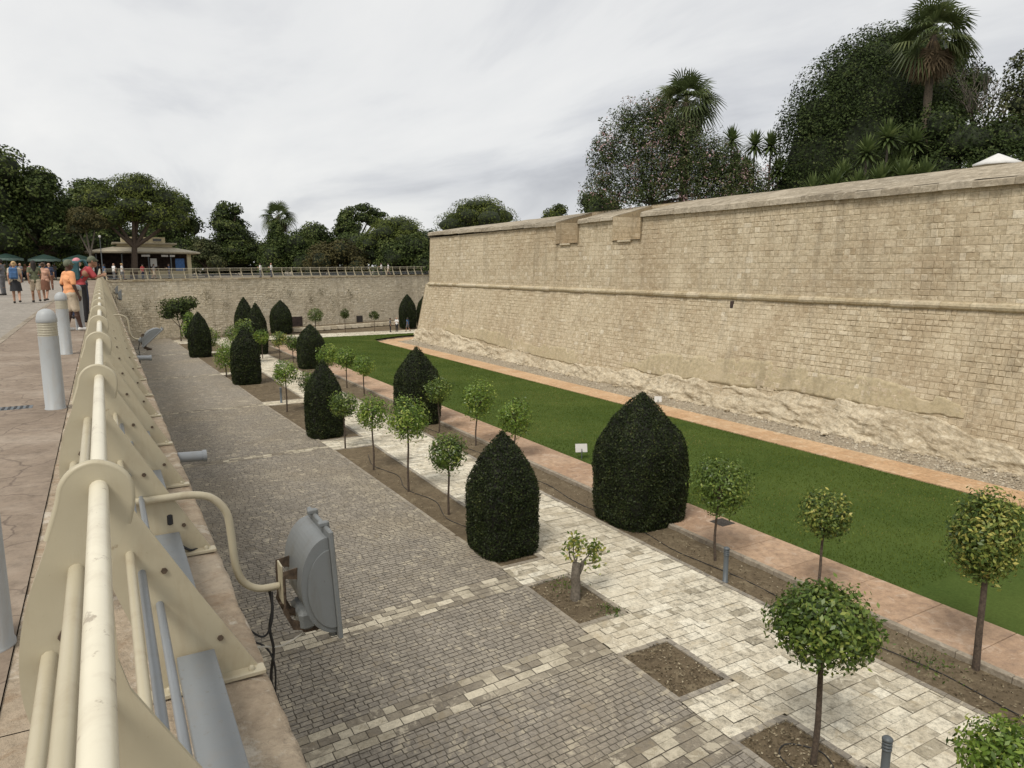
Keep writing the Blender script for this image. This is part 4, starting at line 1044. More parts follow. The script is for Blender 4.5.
# black irrigation pipes on the soil
def hose(pts, label):
    mb = MB(); P = np.array([(a, b, ZL+.01) for a, b in pts]); P = arm_curve(P, 6); P[:, 2] += .012*fbm(P, 71, 2, .4); mb.tube(P, .011, 6)
    o = mb.build('irrigation_hose', M['black']); tag(o, label, 'hose', 'thin black irrigation hoses on the soil')
hose([(12.9, y+.0) if i % 2 else (13.12, y) for i, y in enumerate(np.arange(2, 40, 2.3))], 'thin black hose winding along the soil bed by the pink path')
hose([(8.6+.35*(i % 2), y) for i, y in enumerate(np.arange(15.6, 29, 1.7))], 'thin black hose winding through the first left soil bed')
hose([(8.55, 6.0), (8.6, 6.6), (8.95, 6.75), (9.25, 6.35), (9.0, 5.95), (8.7, 6.2)], 'thin black hose looped round the tree in the nearest pit')
# sprawling shrub at the foot of the far wall
def shrub(name, x, y, z, blobs, mat, n, ls, label, group=None, stems=True, cat='shrub', core=True, asp=.5, trunkmat='bark', tr=.06, rough=.085, cs=.6, fill=.55):
    t = thing(name, label, cat, (x, y, z), 0, group); mb = MB()
    for (bx, by, bz, rx, ry, rz_) in blobs:
        k = int(n*(rx*rz_)/sum(b[3]*b[5] for b in blobs)); d = unit(k); d[:, 2] = np.where(d[:, 2] < -.5, -d[:, 2], d[:, 2])
        cl = unit(max(6, k//40)); ct = np.clip(.45+.22*rng.normal(size=len(cl)), 0, 1); cr = 1+rough*rng.normal(size=len(cl))
        j = np.argmax(d@cl.T, axis=1); tight = (d*cl[j]).sum(1)
        r = (fill+(1.02-fill)*rng.random(k)**.6)*cr[j]*(.85+.18*tight)
        P = np.array([bx, by, bz])+d*r[:, None]*np.array([rx, ry, rz_]); leaves(mb, P, d+np.array([0, 0, .4]), ls, asp, .6, 0, np.clip(ct[j]+.2*rng.normal(size=k), 0, 1), .15)
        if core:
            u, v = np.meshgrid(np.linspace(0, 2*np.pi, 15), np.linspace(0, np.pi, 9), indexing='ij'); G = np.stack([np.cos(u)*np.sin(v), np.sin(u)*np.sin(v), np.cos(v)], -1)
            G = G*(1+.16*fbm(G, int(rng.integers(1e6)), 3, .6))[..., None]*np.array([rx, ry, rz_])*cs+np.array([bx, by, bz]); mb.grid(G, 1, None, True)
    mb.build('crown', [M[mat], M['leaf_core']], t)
    if stems:
        m2 = MB(); bz = np.array(blobs); c = bz[:, :3].mean(0)
        fork = np.array([c[0]*.3, c[1]*.3, c[2]*.45]); m2.tube([(0, 0, -.1), fork*.5+np.array([.03, .02, 0]), fork], [tr*1.3, tr, tr*.85], 9)
        for b in blobs: m2.tube([fork, (fork+np.array(b[:3]))/2+np.array([0, 0, -.06*b[5]]), np.array(b[:3])], [tr*.7, tr*.5, tr*.25], 7)
        m2.build('trunk', M[trunkmat], t)
    return t
shrub('shrub', 6.9, 83.0, ZL, [(-.4, 0, 3.6, 1.7, 1.2, 1.0), (1.0, 0, 3.9, 1.2, 1, .9), (-1.0, 0, 2.8, 1.0, 1, .7), (.6, 0, 2.7, .9, .9, .9)], 'dark_leaf', 2200, .22, 'sprawling green shrub against the far wall left of the hedges')
shrub('shrub', 7.0, 76.0, ZL, [(0, 0, 1.5, .75, .75, 1.1), (.2, 0, 2.6, .6, .6, .8)], 'citrus', 900, .2, 'upright yellowish shrub below the sprawling green one')
shrub('shrub', 9.6, 60.5, ZL, [(0, 0, 1.7, 1.0, 1.0, 1.2), (.2, 0, 2.8, .8, .8, .8)], 'citrus_d', 1000, .18, 'loose green shrub squeezed between the third and the twin hedges')
# ------------------------------------------------------------------ big trees
def big_tree(name, label, x, y, zg, blobs, mat, n, ls, trunk=.3, bark='bark', group=None, core=True, asp=.6, cat='tree', grow=1.14, rough=.065, cs=.6, fill=.55):
    bl = [(b[0], b[1], b[2], b[3]*grow, b[4]*grow, b[5]*(grow+.08)) for b in blobs]
    return shrub(name, x, y, zg, bl, mat, int(n*1.7), ls*.84, label, group, True, cat, core, asp, bark, trunk, rough, cs, fill)
def round_blobs(H, hw, lo=.25, n=9, seed=1, flat=.8):
    g = np.random.default_rng(seed); o = [(0, 0, H*.62, hw*.72, hw*.72, H*.28)]
    for i in range(n):
        a = i*2.399+g.random(); k = (i+.5)/n; z = H*(lo+(.93-lo)*k); r = hw*.72*math.sqrt(max(.08, 1-((k-.35)/.75)**2)); s = hw*(.36+.14*g.random())
        o.append((math.cos(a)*r, math.sin(a)*r, z-s*.2, s, s, s*flat))
    o.append((hw*.1*g.normal(), 0, H-hw*.32, hw*.42, hw*.42, hw*.33)); return o
def umbrella_blobs(H, hw, n=9, seed=1, base=.55):
    g = np.random.default_rng(seed); o = [(0, 0, H*.86, hw*.5, hw*.5, H*.13)]
    for i in range(n):
        a = i*2.399+g.random()*.5; k = math.sqrt((i+.6)/n); r = hw*.74*k; s = hw*(.30+.1*g.random())
        o.append((math.cos(a)*r, math.sin(a)*r, H*(.90-(.90-base)*k**2.2)-.1*g.random()*H, s, s, s*.62))
    return o
def layer_blobs(H, hw, n=9, seed=1):
    g = np.random.default_rng(seed); o = []
    for i in range(n):
        k = i/(n-1); z = H*(.18+.76*k); w_ = hw*(1.0-.55*k**1.6); a = g.random()*6.28
        for q in range(2):
            b = a+q*math.pi+g.normal()*.5; r = w_*(.25+.45*g.random()); s = w_*(.42+.2*g.random())
            o.append((math.cos(b)*r, math.sin(b)*r, z+.45*g.normal(), s, s, H*.075+.2*g.random()))
    return o
GL = 'trees standing behind the walkway and far wall'; GT = 'trees on the bastion terrace'
big_tree('broadleaf_tree', 'huge dark evergreen tree at the left edge behind the walkway', -10.5, 95, .5, round_blobs(13.6, 6.0, .2, 11, 1), 'dark_leaf', 9000, .42, .45, 'bark', GL)
big_tree('broadleaf_tree', 'dark evergreen tree just right of the huge one at the left edge', -5.2, 96, .5, round_blobs(12.0, 3.7, .2, 9, 2), 'dark_leaf', 7000, .4, .35, 'bark', GL)
big_tree('broadleaf_tree', 'dark leafy tree between the left mass and the pine over the kiosk', -.9, 110, .5, round_blobs(12.6, 4.6, .2, 9, 3), 'dark_leaf', 6500, .42, .35, 'bark', GL)
big_tree('pine_tree', 'broad pine with yellowish green crown leaning over the kiosk', 3.3, 93.2, .5, [(.8, 1, 10.0, 3.4, 3, 1.5), (-2.6, .5, 8.9, 1.9, 2, 1.2), (3.6, .5, 9.2, 2.0, 2, 1.3), (-1.6, -.5, 7.0, 2.2, 2, 1.1), (2.6, -.6, 7.2, 2.4, 2, 1.2), (4.8, 0, 7.0, 1.5, 1.5, 1.2), (.4, -1, 8.2, 2.2, 2, 1.1), (1.5, .5, 11.0, 1.6, 1.6, .8), (3.6, -.8, 6.2, 1.8, 1.6, .9), (-2.2, -.8, 6.2, 1.6, 1.5, .8), (1.0, .8, 7.2, 2.4, 2, 1.2)], 'pine_leaf', 7500, .34, .34, 'bark', GL, True, .35)
big_tree('pine_tree', 'small brownish pine with slim trunks left of the kiosk', -.7, 91.5, .5, [(-.4, 0, 6.6, 1.5, 1.5, 1.0), (.7, 0, 6.0, 1.4, 1.4, .9), (-1.1, 0, 5.4, 1.0, 1, .7)], 'brown_leaf', 2200, .3, .16, 'bark_grey', GL, True, .35)
big_tree('broadleaf_tree', 'dark rounded tree behind the right half of the kiosk roof', 10.2, 124, .6, round_blobs(12.7, 4.4, .15, 9, 5), 'dark_leaf', 6000, .45, .35, 'bark', GL)
big_tree('cedar_tree', 'dark layered cedar with flat shelving boughs right of the kiosk', 19.2, 128.5, .65, layer_blobs(11.4, 4.8, 11, 8)+[(0, 0, 3, 4, 4, 2.2), (.3, 0, 6, 3, 3, 1.8)], 'dark_leaf', 7000, .42, .4, 'bark', GL)
big_tree('bush', 'brownish olive bush beside the right end of the kiosk', 12.8, 108, .6, round_blobs(5.2, 2.3, .1, 7, 9), 'olive_leaf', 2600, .33, .15, 'bark', GL, cat='bush')
big_tree('conifer', 'dense dark pointed conifer standing in front of the far palm', 25.6, 123, .7, [(0, 0, 1.6, 2.6, 2.6, 1.8), (0, 0, 3.6, 2.3, 2.3, 1.6), (.2, 0, 5.4, 1.8, 1.8, 1.4), (0, 0, 7.0, 1.2, 1.2, 1.2), (0, 0, 8.2, .6, .6, .8)], 'dark_leaf', 4500, .38, .25, 'bark', GL)
big_tree('broadleaf_tree', 'rounded mid green tree between the far palm and the tall dark pine', 32.6, 125, .75, round_blobs(8.2, 4.4, .12, 8, 11), 'dark_leaf', 5000, .42, .3, 'bark', GL)
big_tree('pine_tree', 'tall dark pine with stray flat boughs reaching to the right', 37.2, 121, .8, layer_blobs(11.2, 3.4, 10, 13)+[(0, 0, 4, 2.6, 2.6, 2.6), (0, 0, 8, 1.9, 1.9, 2)]+[(2.6, 0, 11.2, 1.7, 1.4, .8), (4.4, 0, 10.6, 1.6, 1.2, .7), (2.6, 0, 9.6, 2.0, 1.5, 1.0), (6.0, 0, 10.2, 1.2, 1, .5), (4.6, 0, 9.0, 2.0, 1.5, 1.2)], 'dark_leaf', 6500, .4, .3, 'bark', GL)
big_tree('stone_pine', 'bright green umbrella pine just left of the bastion corner', 41.6, 109.5, .8, umbrella_blobs(9.1, 6.6, 12, 14, .42)+[(0, 0, 4.6, 3.8, 3.5, 1.5)], 'pine_leaf', 8500, .34, .35, 'bark', GL, True, .4)
for i, (px_, D, H, hw, lab, mt) in enumerate([(205, 132, 6.4, 5.2, 'low dark bushy tree behind the olive bush', 'dark_leaf'), (250, 128, 6.6, 5.0, 'low dark bushy tree between cedar and palm', 'dark_leaf'), (300, 122, 6.6, 5.4, 'low dark bushy tree right of the far conifer', 'dark_leaf'),
        (342, 112, 4.8, 5.0, 'low brownish bushy tree below the tall dark pine', 'brown_leaf'), (385, 120, 7, 6, 'low dark bushy tree behind the bright umbrella pine', 'dark_leaf'), (408, 112, 5.6, 4.5, 'low dark bushy tree under the right side of the umbrella pine', 'dark_leaf'), (425, 116, 6.2, 5, 'low dark bushy tree touching the bastion corner', 'dark_leaf'),
        (160, 128, 6, 5, 'dark bushy tree right behind the kiosk', 'dark_leaf'), (100, 120, 6.5, 5, 'dark bushy tree behind the kiosk left end', 'dark_leaf'), (118, 121, 10, 5.2, 'mid height dark tree seen between the pine trunk and the kiosk roof', 'dark_leaf'), (176, 126, 8.5, 5, 'dark tree filling the sky gap right of the pine crown', 'dark_leaf'), (55, 112, 7, 6, 'dark tree filling the gap behind the green parasols', 'dark_leaf'), (15, 108, 7, 6, 'dark tree low at the left edge behind the crowd', 'dark_leaf'), (-25, 104, 8, 7, 'dark tree just outside the left edge of the view', 'dark_leaf')]):
    a = (px_-512)/710; x, y = D*(.4907+a*.868), D*(.857-a*.497)
    big_tree('bushy_tree', lab, x, y, .6, round_blobs(H, hw, .08, 8, 40+i), mt, 4200, .42, .2, 'bark', GL)

# ---- on the bastion
TG = 4.35
big_tree('stone_pine', 'rounded umbrella pine seen above the left end of the bastion parapet', 45.4, 88, TG, umbrella_blobs(6.8, 6.4, 12, 21, .35)+[(0, 0, 3, 4, 4, 1.6)], 'pine_leaf', 6500, .3, .35, 'bark', GT, True, .4)
big_tree('bush', 'small green treetop just over the bastion parapet', 48.2, 73.5, TG, round_blobs(5.1, 2.0, .1, 6, 22), 'pine_leaf', 1600, .26, .15, 'bark', GT, cat='bush')
big_tree('bush', 'low dark bush left below the flowering oleander', 35.2, 47.5, TG, round_blobs(3.3, 2.1, .1, 7, 23), 'dark_leaf', 2600, .2, .1, 'bark', GT, cat='bush')
ob = [(u*.868, -u*.497+.2, z, r*1.02, r, r*.95) for u, z, r in ((-2.4, 3.0, 1.3), (-2.0, 5.2, 1.4), (-.6, 7.4, 1.3), (.2, 2.6, 2.2), (.3, 5.4, 2.0), (1.2, 8.0, 1.2), (1.9, 6.6, 1.8), (2.5, 3.4, 2.3), (3.2, 6.4, 1.3), (4.2, 5.0, 1.9), (4.8, 2.8, 2.2), (6.0, 4.6, 1.6), (6.8, 2.6, 1.9), (8.0, 3.4, 1.4), (8.6, 1.8, 1.6), (9.8, 1.4, 1.2))]
ol = big_tree('oleander', 'large straggly oleander in pink flower above the parapet', 34.3, 41.6, TG, ob, 'oleander', 44000, .2, .1, 'bark', GT, False, .42, 'shrub', 1.2, .12, .38, .18)
mb = MB(); ml = MB()          # long loose sprays reaching out to the left
for i in range(16):
    s = np.array([-1.8+.9*rng.random(), 1.0, 2.6+4.6*rng.random()]); d = np.array([-1.0, .35, .25+.9*rng.random()]); d /= np.linalg.norm(d); Ls = .9+1.2*rng.random()
    e = s+d*Ls; m = (s+e)/2+np.array([0, 0, .15]); mb.tube(arm_curve([s, m, e], 4), .018, 5)
    for q in range(6):
        p = m+(e-m)*rng.random()+.1*rng.normal(size=3); k = 7; P = p+.09*rng.normal(size=(k, 3)); leaves(ml, P, unit(k), .15, .5, .6, 0, np.clip(.3+.3*rng.normal(size=k), 0, 1))
mb.build('loose_twigs', M['bark_grey'], ol); ml.build('loose_sprays', M['oleander'], ol)
FB = round_blobs(14.6, 6.0, .08, 15, 25, .95)
big_tree('ficus_tree', 'huge dark dome shaped ficus tree towering over the bastion', 50.6, 35.4, TG, [(0, 0, 5.5, 5.6, 5.4, 5.2), (.6, 0, 9.5, 4.9, 5.0, 3.8), (1.4, 0, 12.4, 3.3, 3.6, 2.3), (2.2, -.4, 13.6, 1.9, 2, 1.2), (-2.8, 1.8, 4.6, 3.4, 3.2, 4.2), (-2.2, 1.4, 8.2, 3.2, 3, 2.6), (3.4, -2, 6, 3.6, 3.4, 4.5), (3.6, -2, 10.4, 3.0, 3, 2.8), (-.6, .5, 11.2, 2.8, 2.6, 2.0), (-3.4, 2.3, 2.6, 3.0, 3, 2.6)], 'ficus_leaf', 42000, .21, .6, 'bark', GT, rough=.03)
big_tree('broadleaf_tree', 'dark tree behind the tall palm, right of the ficus dome', 58.6, 35.6, TG, [(0, 0, 12.4, 2.9, 2.6, 2.2), (-.6, 0, 14.6, 2.0, 2, 1.3), (2.6, -1.4, 10.2, 2.2, 2, 1.8), (1.4, -.8, 13.2, 1.9, 1.8, 1.4), (-1.6, .8, 9.0, 2.4, 2, 2.2), (3.4, -2, 12.0, 1.4, 1.4, 1.1), (.8, -.4, 7.4, 2.6, 2.2, 2.0)], 'ficus_leaf', 8000, .27, .3, 'bark', GT)
big_tree('broadleaf_tree', 'loose yellow green tree at the right edge above the wall', 51.8, 24.4, TG, [(-.2, 0, 9.2, 1.5, 1.5, 1.5), (.8, -.8, 10.6, 1.5, 1.4, 1.2), (-.8, .4, 7.4, 1.5, 1.5, 1.2), (.6, -.4, 6.2, 1.9, 1.8, 1.6), (1.6, -1.2, 8.2, 1.6, 1.4, 1.4), (-1.2, .6, 5.6, 1.3, 1.2, 1.0)], 'olive_leaf', 6500, .24, .25, 'bark', GT, True, cs=.35)
big_tree('bush', 'dark bushy mass below the tall palm and bare tree', 46.9, 27.0, TG, [(0, 0, 2.6, 2.4, 2.2, 2.2), (1.8, -2.0, 3.0, 2.2, 2, 2.2), (-1.2, 1.6, 2.4, 1.8, 1.8, 2.0), (2.8, -4.0, 2.6, 2.4, 2.2, 2.2), (.8, -1, 5.0, 2.0, 1.8, 1.5), (-1.0, 1.6, 4.8, 1.6, 1.5, 1.5), (.2, .4, 6.3, 1.3, 1.2, 1.1), (2.6, -2.4, 5.2, 1.6, 1.5, 1.3)], 'ficus_leaf', 9500, .22, .2, 'bark', GT, cat='bush')
big_tree('bush', 'dull green bush behind the small white canopy', 45.4, 21.6, TG, [(0, 0, 1.6, 1.7, 1.7, 1.6), (1.4, -1.6, 2.0, 1.8, 1.6, 1.8), (-.4, 1.8, 2.0, 1.5, 1.5, 1.5)], 'dark_leaf', 4000, .2, .15, 'bark', GT, cat='bush')
def fan_palm(label, x, y, zg, zc, crown, nf, tr, skirt=0, group=None, up=.25):
    t = thing('palm_tree', label, 'palm', (x, y, zg), 0, group); h = zc-zg
    mb = MB(); P = arm_curve([(0, 0, -.1), (.06*h/8, 0, h*.35), (.02, .03, h*.7), (0, 0, h)], 8); rr = np.linspace(tr*1.25, tr*.9, len(P))*(1+.07*np.sin(np.arange(len(P))*2.1)); mb.tube(P, rr, 12); mb.build('trunk', M['palm_bark'], t)
    def frond(mb, az, el, pl, fl, droop, tcol):
        d = np.array([math.cos(az)*math.cos(el), math.sin(az)*math.cos(el), math.sin(el)]); o = np.array([0, 0, h+.25*max(0, math.sin(el))])
        e = o+d*pl+np.array([0, 0, -.12*pl]); mb.tube([o, o+d*pl*.5, e], [.035, .028, .02], 5, 0, .9)
        side = np.cross(d, [0, 0, 1.]); side /= np.linalg.norm(side); upv = np.cross(side, d); rl = random.gauss(0, .5); side, upv = side*math.cos(rl)+upv*math.sin(rl), upv*math.cos(rl)-side*math.sin(rl); ns = 19
        for q in range(ns):
            b = (q/(ns-1)-.5)*R(215); l = fl*(.72+.28*math.cos(b*.7))*random.uniform(.9, 1.05); v = math.cos(b)*d+math.sin(b)*side; v = v+upv*.10*abs(math.sin(b))
            w_ = np.cross(v, upv); w_ /= np.linalg.norm(w_)+1e-9; w_ = w_*.036*crown/1.6
            m = e+v*l*.6+np.array([0, 0, -droop*.10*l]); f = e+v*l+np.array([0, 0, -droop*.48*l])
            tt = min(1, max(0, tcol+.12*random.gauss(0, 1)))
            mb.quads([[e-w_*.3, e+w_*.3, m+w_, m-w_], [m-w_, m+w_, f+w_*.12, f-w_*.12]], 0, tt)
    mb = MB()
    for i in range(nf):
        k = i/nf; el = math.asin(max(-.55, min(.98, .97-1.5*k+random.gauss(0, .07)))); az = i*2.39996+random.gauss(0, .12)
        frond(mb, az, el, crown*.5*random.uniform(.7, 1.1), crown*.55*random.uniform(.85, 1.15), .5+.9*k, .45+.15*random.gauss(0, 1))
    mb.build('crown', M['palm_leaf'], t)
    if skirt:
        mb = MB()
        for i in range(skirt):
            frond(mb, i*2.399, R(-52)-R(30)*random.random(), crown*.42, crown*.5*random.uniform(.8, 1.1), .5, .4+.2*random.gauss(0, 1))
        mb.build('dead_fronds', M['dead_frond'], t)
    return t
fan_palm('fan palm rising behind the pink oleander on the bastion', 40.6, 43.6, TG, 14.4, 3.0, 38, .3, 24, 'palms on the bastion')
fan_palm('tall fan palm with hanging dead fronds in front of the dark trees', 48.5, 29.2, TG, 16.7, 2.9, 32, .24, 26, 'palms on the bastion')
fan_palm('distant palm with ragged head above the dark conifer', 26.8, 126, .7, 10.4, 3.3, 30, .4, 14)
def yucca(label, x, y, zg, heads, r, group, nb=90):
    t = thing('yucca', label, 'yucca', (x, y, zg), 0, group); mb = MB(); ms = MB()
    for (hx, hy, hz) in heads:
        if hz > .7: ms.tube(arm_curve([(hx*.3, hy*.3, 0), (hx*.8, hy*.8, hz*.5), (hx, hy, hz)], 4), np.linspace(.09, .07, 9), 7)
        o = np.array([hx, hy, hz])
        for i in range(nb):
            az = i*2.39996; el = R(85)-R(130)*(i/nb)**1.1; d = np.array([math.cos(az)*math.cos(el), math.sin(az)*math.cos(el), math.sin(el)])
            l = 1.15*r*random.uniform(.8, 1.12); s = np.cross(d, [0, 0, 1.]); s /= np.linalg.norm(s)+1e-9; s = s*.07*r/.8; e = o+d*l+np.array([0, 0, -.16*l*math.cos(el)]); m = o+d*l*.5
            mb.quads([[o-s*.6, o+s*.6, m+s, m-s], [m-s, m+s, e+s*.05, e-s*.05]], 0, min(1, max(0, .5+.2*random.gauss(0, 1)-.25*(i/nb))))
    mb.build('rosette', M['yucca_leaf'], t)
    if ms.nv: ms.build('stem', M['bark_grey'], t)
GY = 'yuccas on the bastion'
yucca('tallest yucca in front of the ficus, two heads on a thin stem', 43.3, 28.4, TG, [(0, 0, 5.3), (.5, -.2, 3.2)], 1.15, GY)
yucca('yucca left of the tallest one, single spiky head', 42.2, 29.0, TG, [(0, 0, 4.4)], 1.1, GY)
yucca('leftmost short yucca before the ficus', 40.6, 29.4, TG, [(0, 0, 3.0)], 1.0, GY)
yucca('yucca with a broad head on the right of the group', 44.8, 27.6, TG, [(0, 0, 5.0), (-.4, .3, 3.9)], 1.1, GY)
yucca('low spiky yucca clump close above the parapet', 38.4, 28.4, TG, [(0, 0, 2.0), (1.2, -.8, 1.9), (-.9, .7, 1.7)], 1.15, GY, 110)
yucca('low spiky yucca clump right of the first, partly behind the coping', 40.8, 25.6, TG, [(0, 0, 2.4), (1.0, -.6, 2.3), (-.8, .9, 2.2)], 1.2, GY, 110)
yucca('spiky dark yucca between oleander and ficus, nearest the palm', 42.6, 40.6, TG, [(0, 0, 6.9), (.5, 0, 5.2)], 1.1, GY)
yucca('spiky dark yucca, middle one of the three right of the oleander', 44.2, 39.8, TG, [(0, 0, 6.6), (-.5, .3, 4.8)], 1.1, GY)
yucca('spiky dark yucca, closest to the ficus of the three by the oleander', 44.6, 38.6, TG, [(0, 0, 6.4), (.3, -.6, 4.6)], 1.1, GY)
# bare tree
t = thing('bare_tree', 'leafless tree with thin upward branches beside the tall palm', 'tree', (57.4, 30.6, TG), 0, GT); mb = MB()
def branch(p, d, l, r, dep):
    e = p+d*l; mb.tube([p, (p+e)/2+.05*l*rng.normal(size=3), e], [r, r*.85, r*.68], 5 if dep < 4 else 4)
    if dep == 0: return
    for i in range(3 if dep > 3 else 2):
        q = d+.42*rng.normal(size=3); q[2] = abs(q[2])*.8+.35; q /= np.linalg.norm(q); branch(p+(e-p)*(.65+.35*rng.random()), q, l*random.uniform(.66, .86), r*.62, dep-1)
branch(np.zeros(3), np.array([0, .03, 1.]), 4.4, .2, 6); mb.build('trunk', M['bark_grey'], t)
# small white canopy peeping over the parapet
t = thing('white_canopy', 'small white canopy top peeping over the parapet at the right', 'canopy', (41.4, 20.9, TG))
mb = MB(); mb.lathe([(1.15, 2.62), (1.17, 2.70), (.7, 2.92), (.25, 3.14), (.03, 3.24)], 8); mb.build('canopy', M['white_cloth'], t)
mb = MB(); mb.tube([(0, 0, 0), (0, 0, 3.1)], .03, 8); mb.build('pole', M['dark_grey'], t)

# ------------------------------------------------------------------ kiosk, parasols, lamp
kz = .5; k = thing('kiosk', 'low cream kiosk with a wide sheet roof and small upper storey', 'kiosk', (4.75, 99.5, kz)); k.scale = (.93, .93, .97)
def part(name, mat, par=k, **kw):
    mb = MB(); kw['f'](mb); return mb.build(name, M[mat], par)
def kroof(mb):
    # wide low hipped roof, ribbed
    o = [(-6.0, -4.2), (6.0, -4.2), (6.6, -3.4), (6.6, 4.0), (-6.6, 4.0), (-6.6, -3.4)]; i = [(-3.2, -1.9), (3.2, -1.9), (3.4, -1.6), (3.4, 2), (-3.4, 2), (-3.4, -1.6)]; n = 6
    V = [(a, b, 3.12) for a, b in o]+[(a, b, 3.3) for a, b in o]+[(a, b, 3.92) for a, b in i]
    mb.add(V, [[0+j, (j+1) % n, n+(j+1) % n, n+j] for j in range(n)]+[[n+j, n+(j+1) % n, 2*n+(j+1) % n, 2*n+j] for j in range(n)])
    mb.add(V, [list(range(n))[::-1]])
    for q in range(30):
        x = -5.8+q*.4; mb.box((x, -4.23, 3.21), (.09, .02, .09), 0)
part('roof', 'roof_edge', f=kroof)
part('upper_wall', 'cream_wall', f=lambda mb: (mb.box((0.2, 0, 4.02), (3.2, 1.9, .22), 0), mb.box((.1, 0.1, 4.78), (2.55, 1.5, .36), 0)))
part('upper_roof', 'roof_edge', f=lambda mb: mb.box((.2, 0, 4.34), (3.75, 2.3, .10), 0, .5, .03))
for x in (-1.5, .1, 1.7):
    o = part('window', 'window_dark', f=lambda mb: mb.box((x, -1.415, 4.8), (.5, .02, .17), 0))
    part('window_frame', 'cream_wall', o, f=lambda mb: [mb.box((x, -1.43, 4.8+s), (.54, .03, .03), 0) for s in (-.2, .2)])
part('back_wall', 'shadow_in', f=lambda mb: (mb.box((0, 1.0, 1.55), (5.6, .1, 1.55), 0), mb.box((-5.4, -.6, 1.55), (.1, 1.6, 1.55), 0)))  # shop walls painted dark to stand for the shade indoors
part('counter', 'cream_wall', f=lambda mb: mb.box((1.0, -2.6, .5), (4.2, .3, .5), 0, .5, .03))
part('pillar', 'cream_wall', f=lambda mb: mb.box((5.2, -3.0, 1.55), (.25, .3, 1.55), 0, .5, .03))
for x in (-5.4, -2.6, .4, 3.0): part('pillar', 'dark_grey', f=lambda mb: mb.box((x, -3.6, 1.55), (.07, .07, 1.55), 0, .5, .01))
part('display_board', 'blue_poster', f=lambda mb: mb.box((4.1, -2.95, 1.75), (.55, .04, .75), 0, .5, .01))
part('display_board', 'white_plastic', f=lambda mb: (mb.box((1.0, -2.95, 2.0), (.38, .04, .5), 0, .5, .01)))
for x, hw_ in ((2.3, .4), (.1, .5), (3.2, .3)): part('hanging_sign', 'white_plastic', f=lambda mb: mb.box((x, -3.65, 2.82), (hw_, .03, .12), 0, .5, .01))
part('goods', 'rust', f=lambda mb: [mb.box((-.6+.42*q, -2.55, 1.18+.1*(q % 3)), (.13, .14, .17+.05*(q % 2)), 0, .5, .02) for q in range(8)])
def parasol(x, y, label, h=2.9):
    t = thing('green_parasol', label, 'parasol', (x, y, .45), 0, 'green parasols by the kiosk')
    mb = MB(); mb.lathe([(1.45, h-.45), (1.46, h-.41), (.75, h-.13), (.05, h+.08)], 8); mb.build('canopy', M['green_cloth'], t)
    mb = MB(); a = np.linspace(0, 2*np.pi, 33); G = np.stack([np.stack([1.47*np.cos(a), 1.47*np.sin(a), np.full(33, h-.42)], -1), np.stack([1.49*np.cos(a), 1.49*np.sin(a), h-.62-.05*np.abs(np.sin(a*4))], -1)], 0); mb.grid(G, 0, None, False); mb.build('valance', M['pale_cloth'], t)
    mb = MB(); mb.tube([(0, 0, 0), (0, 0, h)], .035, 8); mb.lathe([(.35, 0), (.35, .06), (.05, .09)], 14); mb.build('pole', M['dark_grey'], t)
parasol(-8.2, 89.5, 'leftmost dark green parasol with lighter valance behind the crowd', 2.7)
parasol(-5.0, 90.5, 'dark green parasol with lighter valance, middle of the row behind the crowd', 2.65)
parasol(-1.9, 90.5, 'dark green parasol with lighter valance nearest to the kiosk', 2.65)
t = thing('street_lamp', 'slim street lamp with white globe left of the kiosk', 'lamp', (.25, 89.0, .49))
mb = MB(); mb.lathe([(.12, 0), (.12, .3), (.05, .4), (.04, 4.4), (.07, 4.45)], 12); mb.build('pole', M['dark_grey'], t)
mb = MB(); mb.lathe([(.05, 4.45), (.10, 4.5), (.13, 4.6), (.10, 4.69), (.03, 4.72)], 16); mb.build('globe', M['white_plastic'], t)
t = thing('street_lamp', 'thin distant lamp post showing against the sky right of the far palm', 'lamp', (29.2, 124, .7))
mb = MB(); mb.lathe([(.1, 0), (.06, .4), (.05, 8.2)], 8); mb.tube([(0, 0, 8.1), (-.3, 0, 8.6), (-.9, 0, 8.75)], .05, 6); mb.build('pole', M['dark_grey'], t)
mb = MB(); mb.box((-1.1, 0, 8.74), (.28, .09, .05), 0, .5, .02); mb.build('lamp_head', M['dark_grey'], t)

# ------------------------------------------------------------------ people
def cmat(name, c): M[name] = plain(name, c, .8, 0, .18, 9); return name
for n_, c_ in dict(skin_pale=(.42, .25, .17), skin_tan=(.30, .165, .10), skin_dark=(.075, .04, .027), orange_cloth=(.72, .33, .15), beige_cloth=(.50, .42, .31), red_cloth=(.36, .045, .05), black_cloth=(.014, .014, .016), navy_cloth=(.025, .035, .07), grey_cloth=(.12, .12, .125), white_cloth2=(.72, .71, .69), peach_cloth=(.52, .30, .21), olive_cloth=(.10, .11, .06), brown_cloth=(.16, .07, .04), blue_cloth=(.05, .12, .25), teal_cloth=(.03, .09, .10), hair_dark=(.015, .011, .008), hair_blond=(.42, .28, .13), hair_grey=(.3, .29, .27), hair_brown=(.07, .04, .022), cap_green=(.10, .11, .07), shoe_white=(.65, .64, .6), shoe_dark=(.02, .018, .016), pink_cloth=(.55, .22, .24)).items(): cmat(n_, c_)
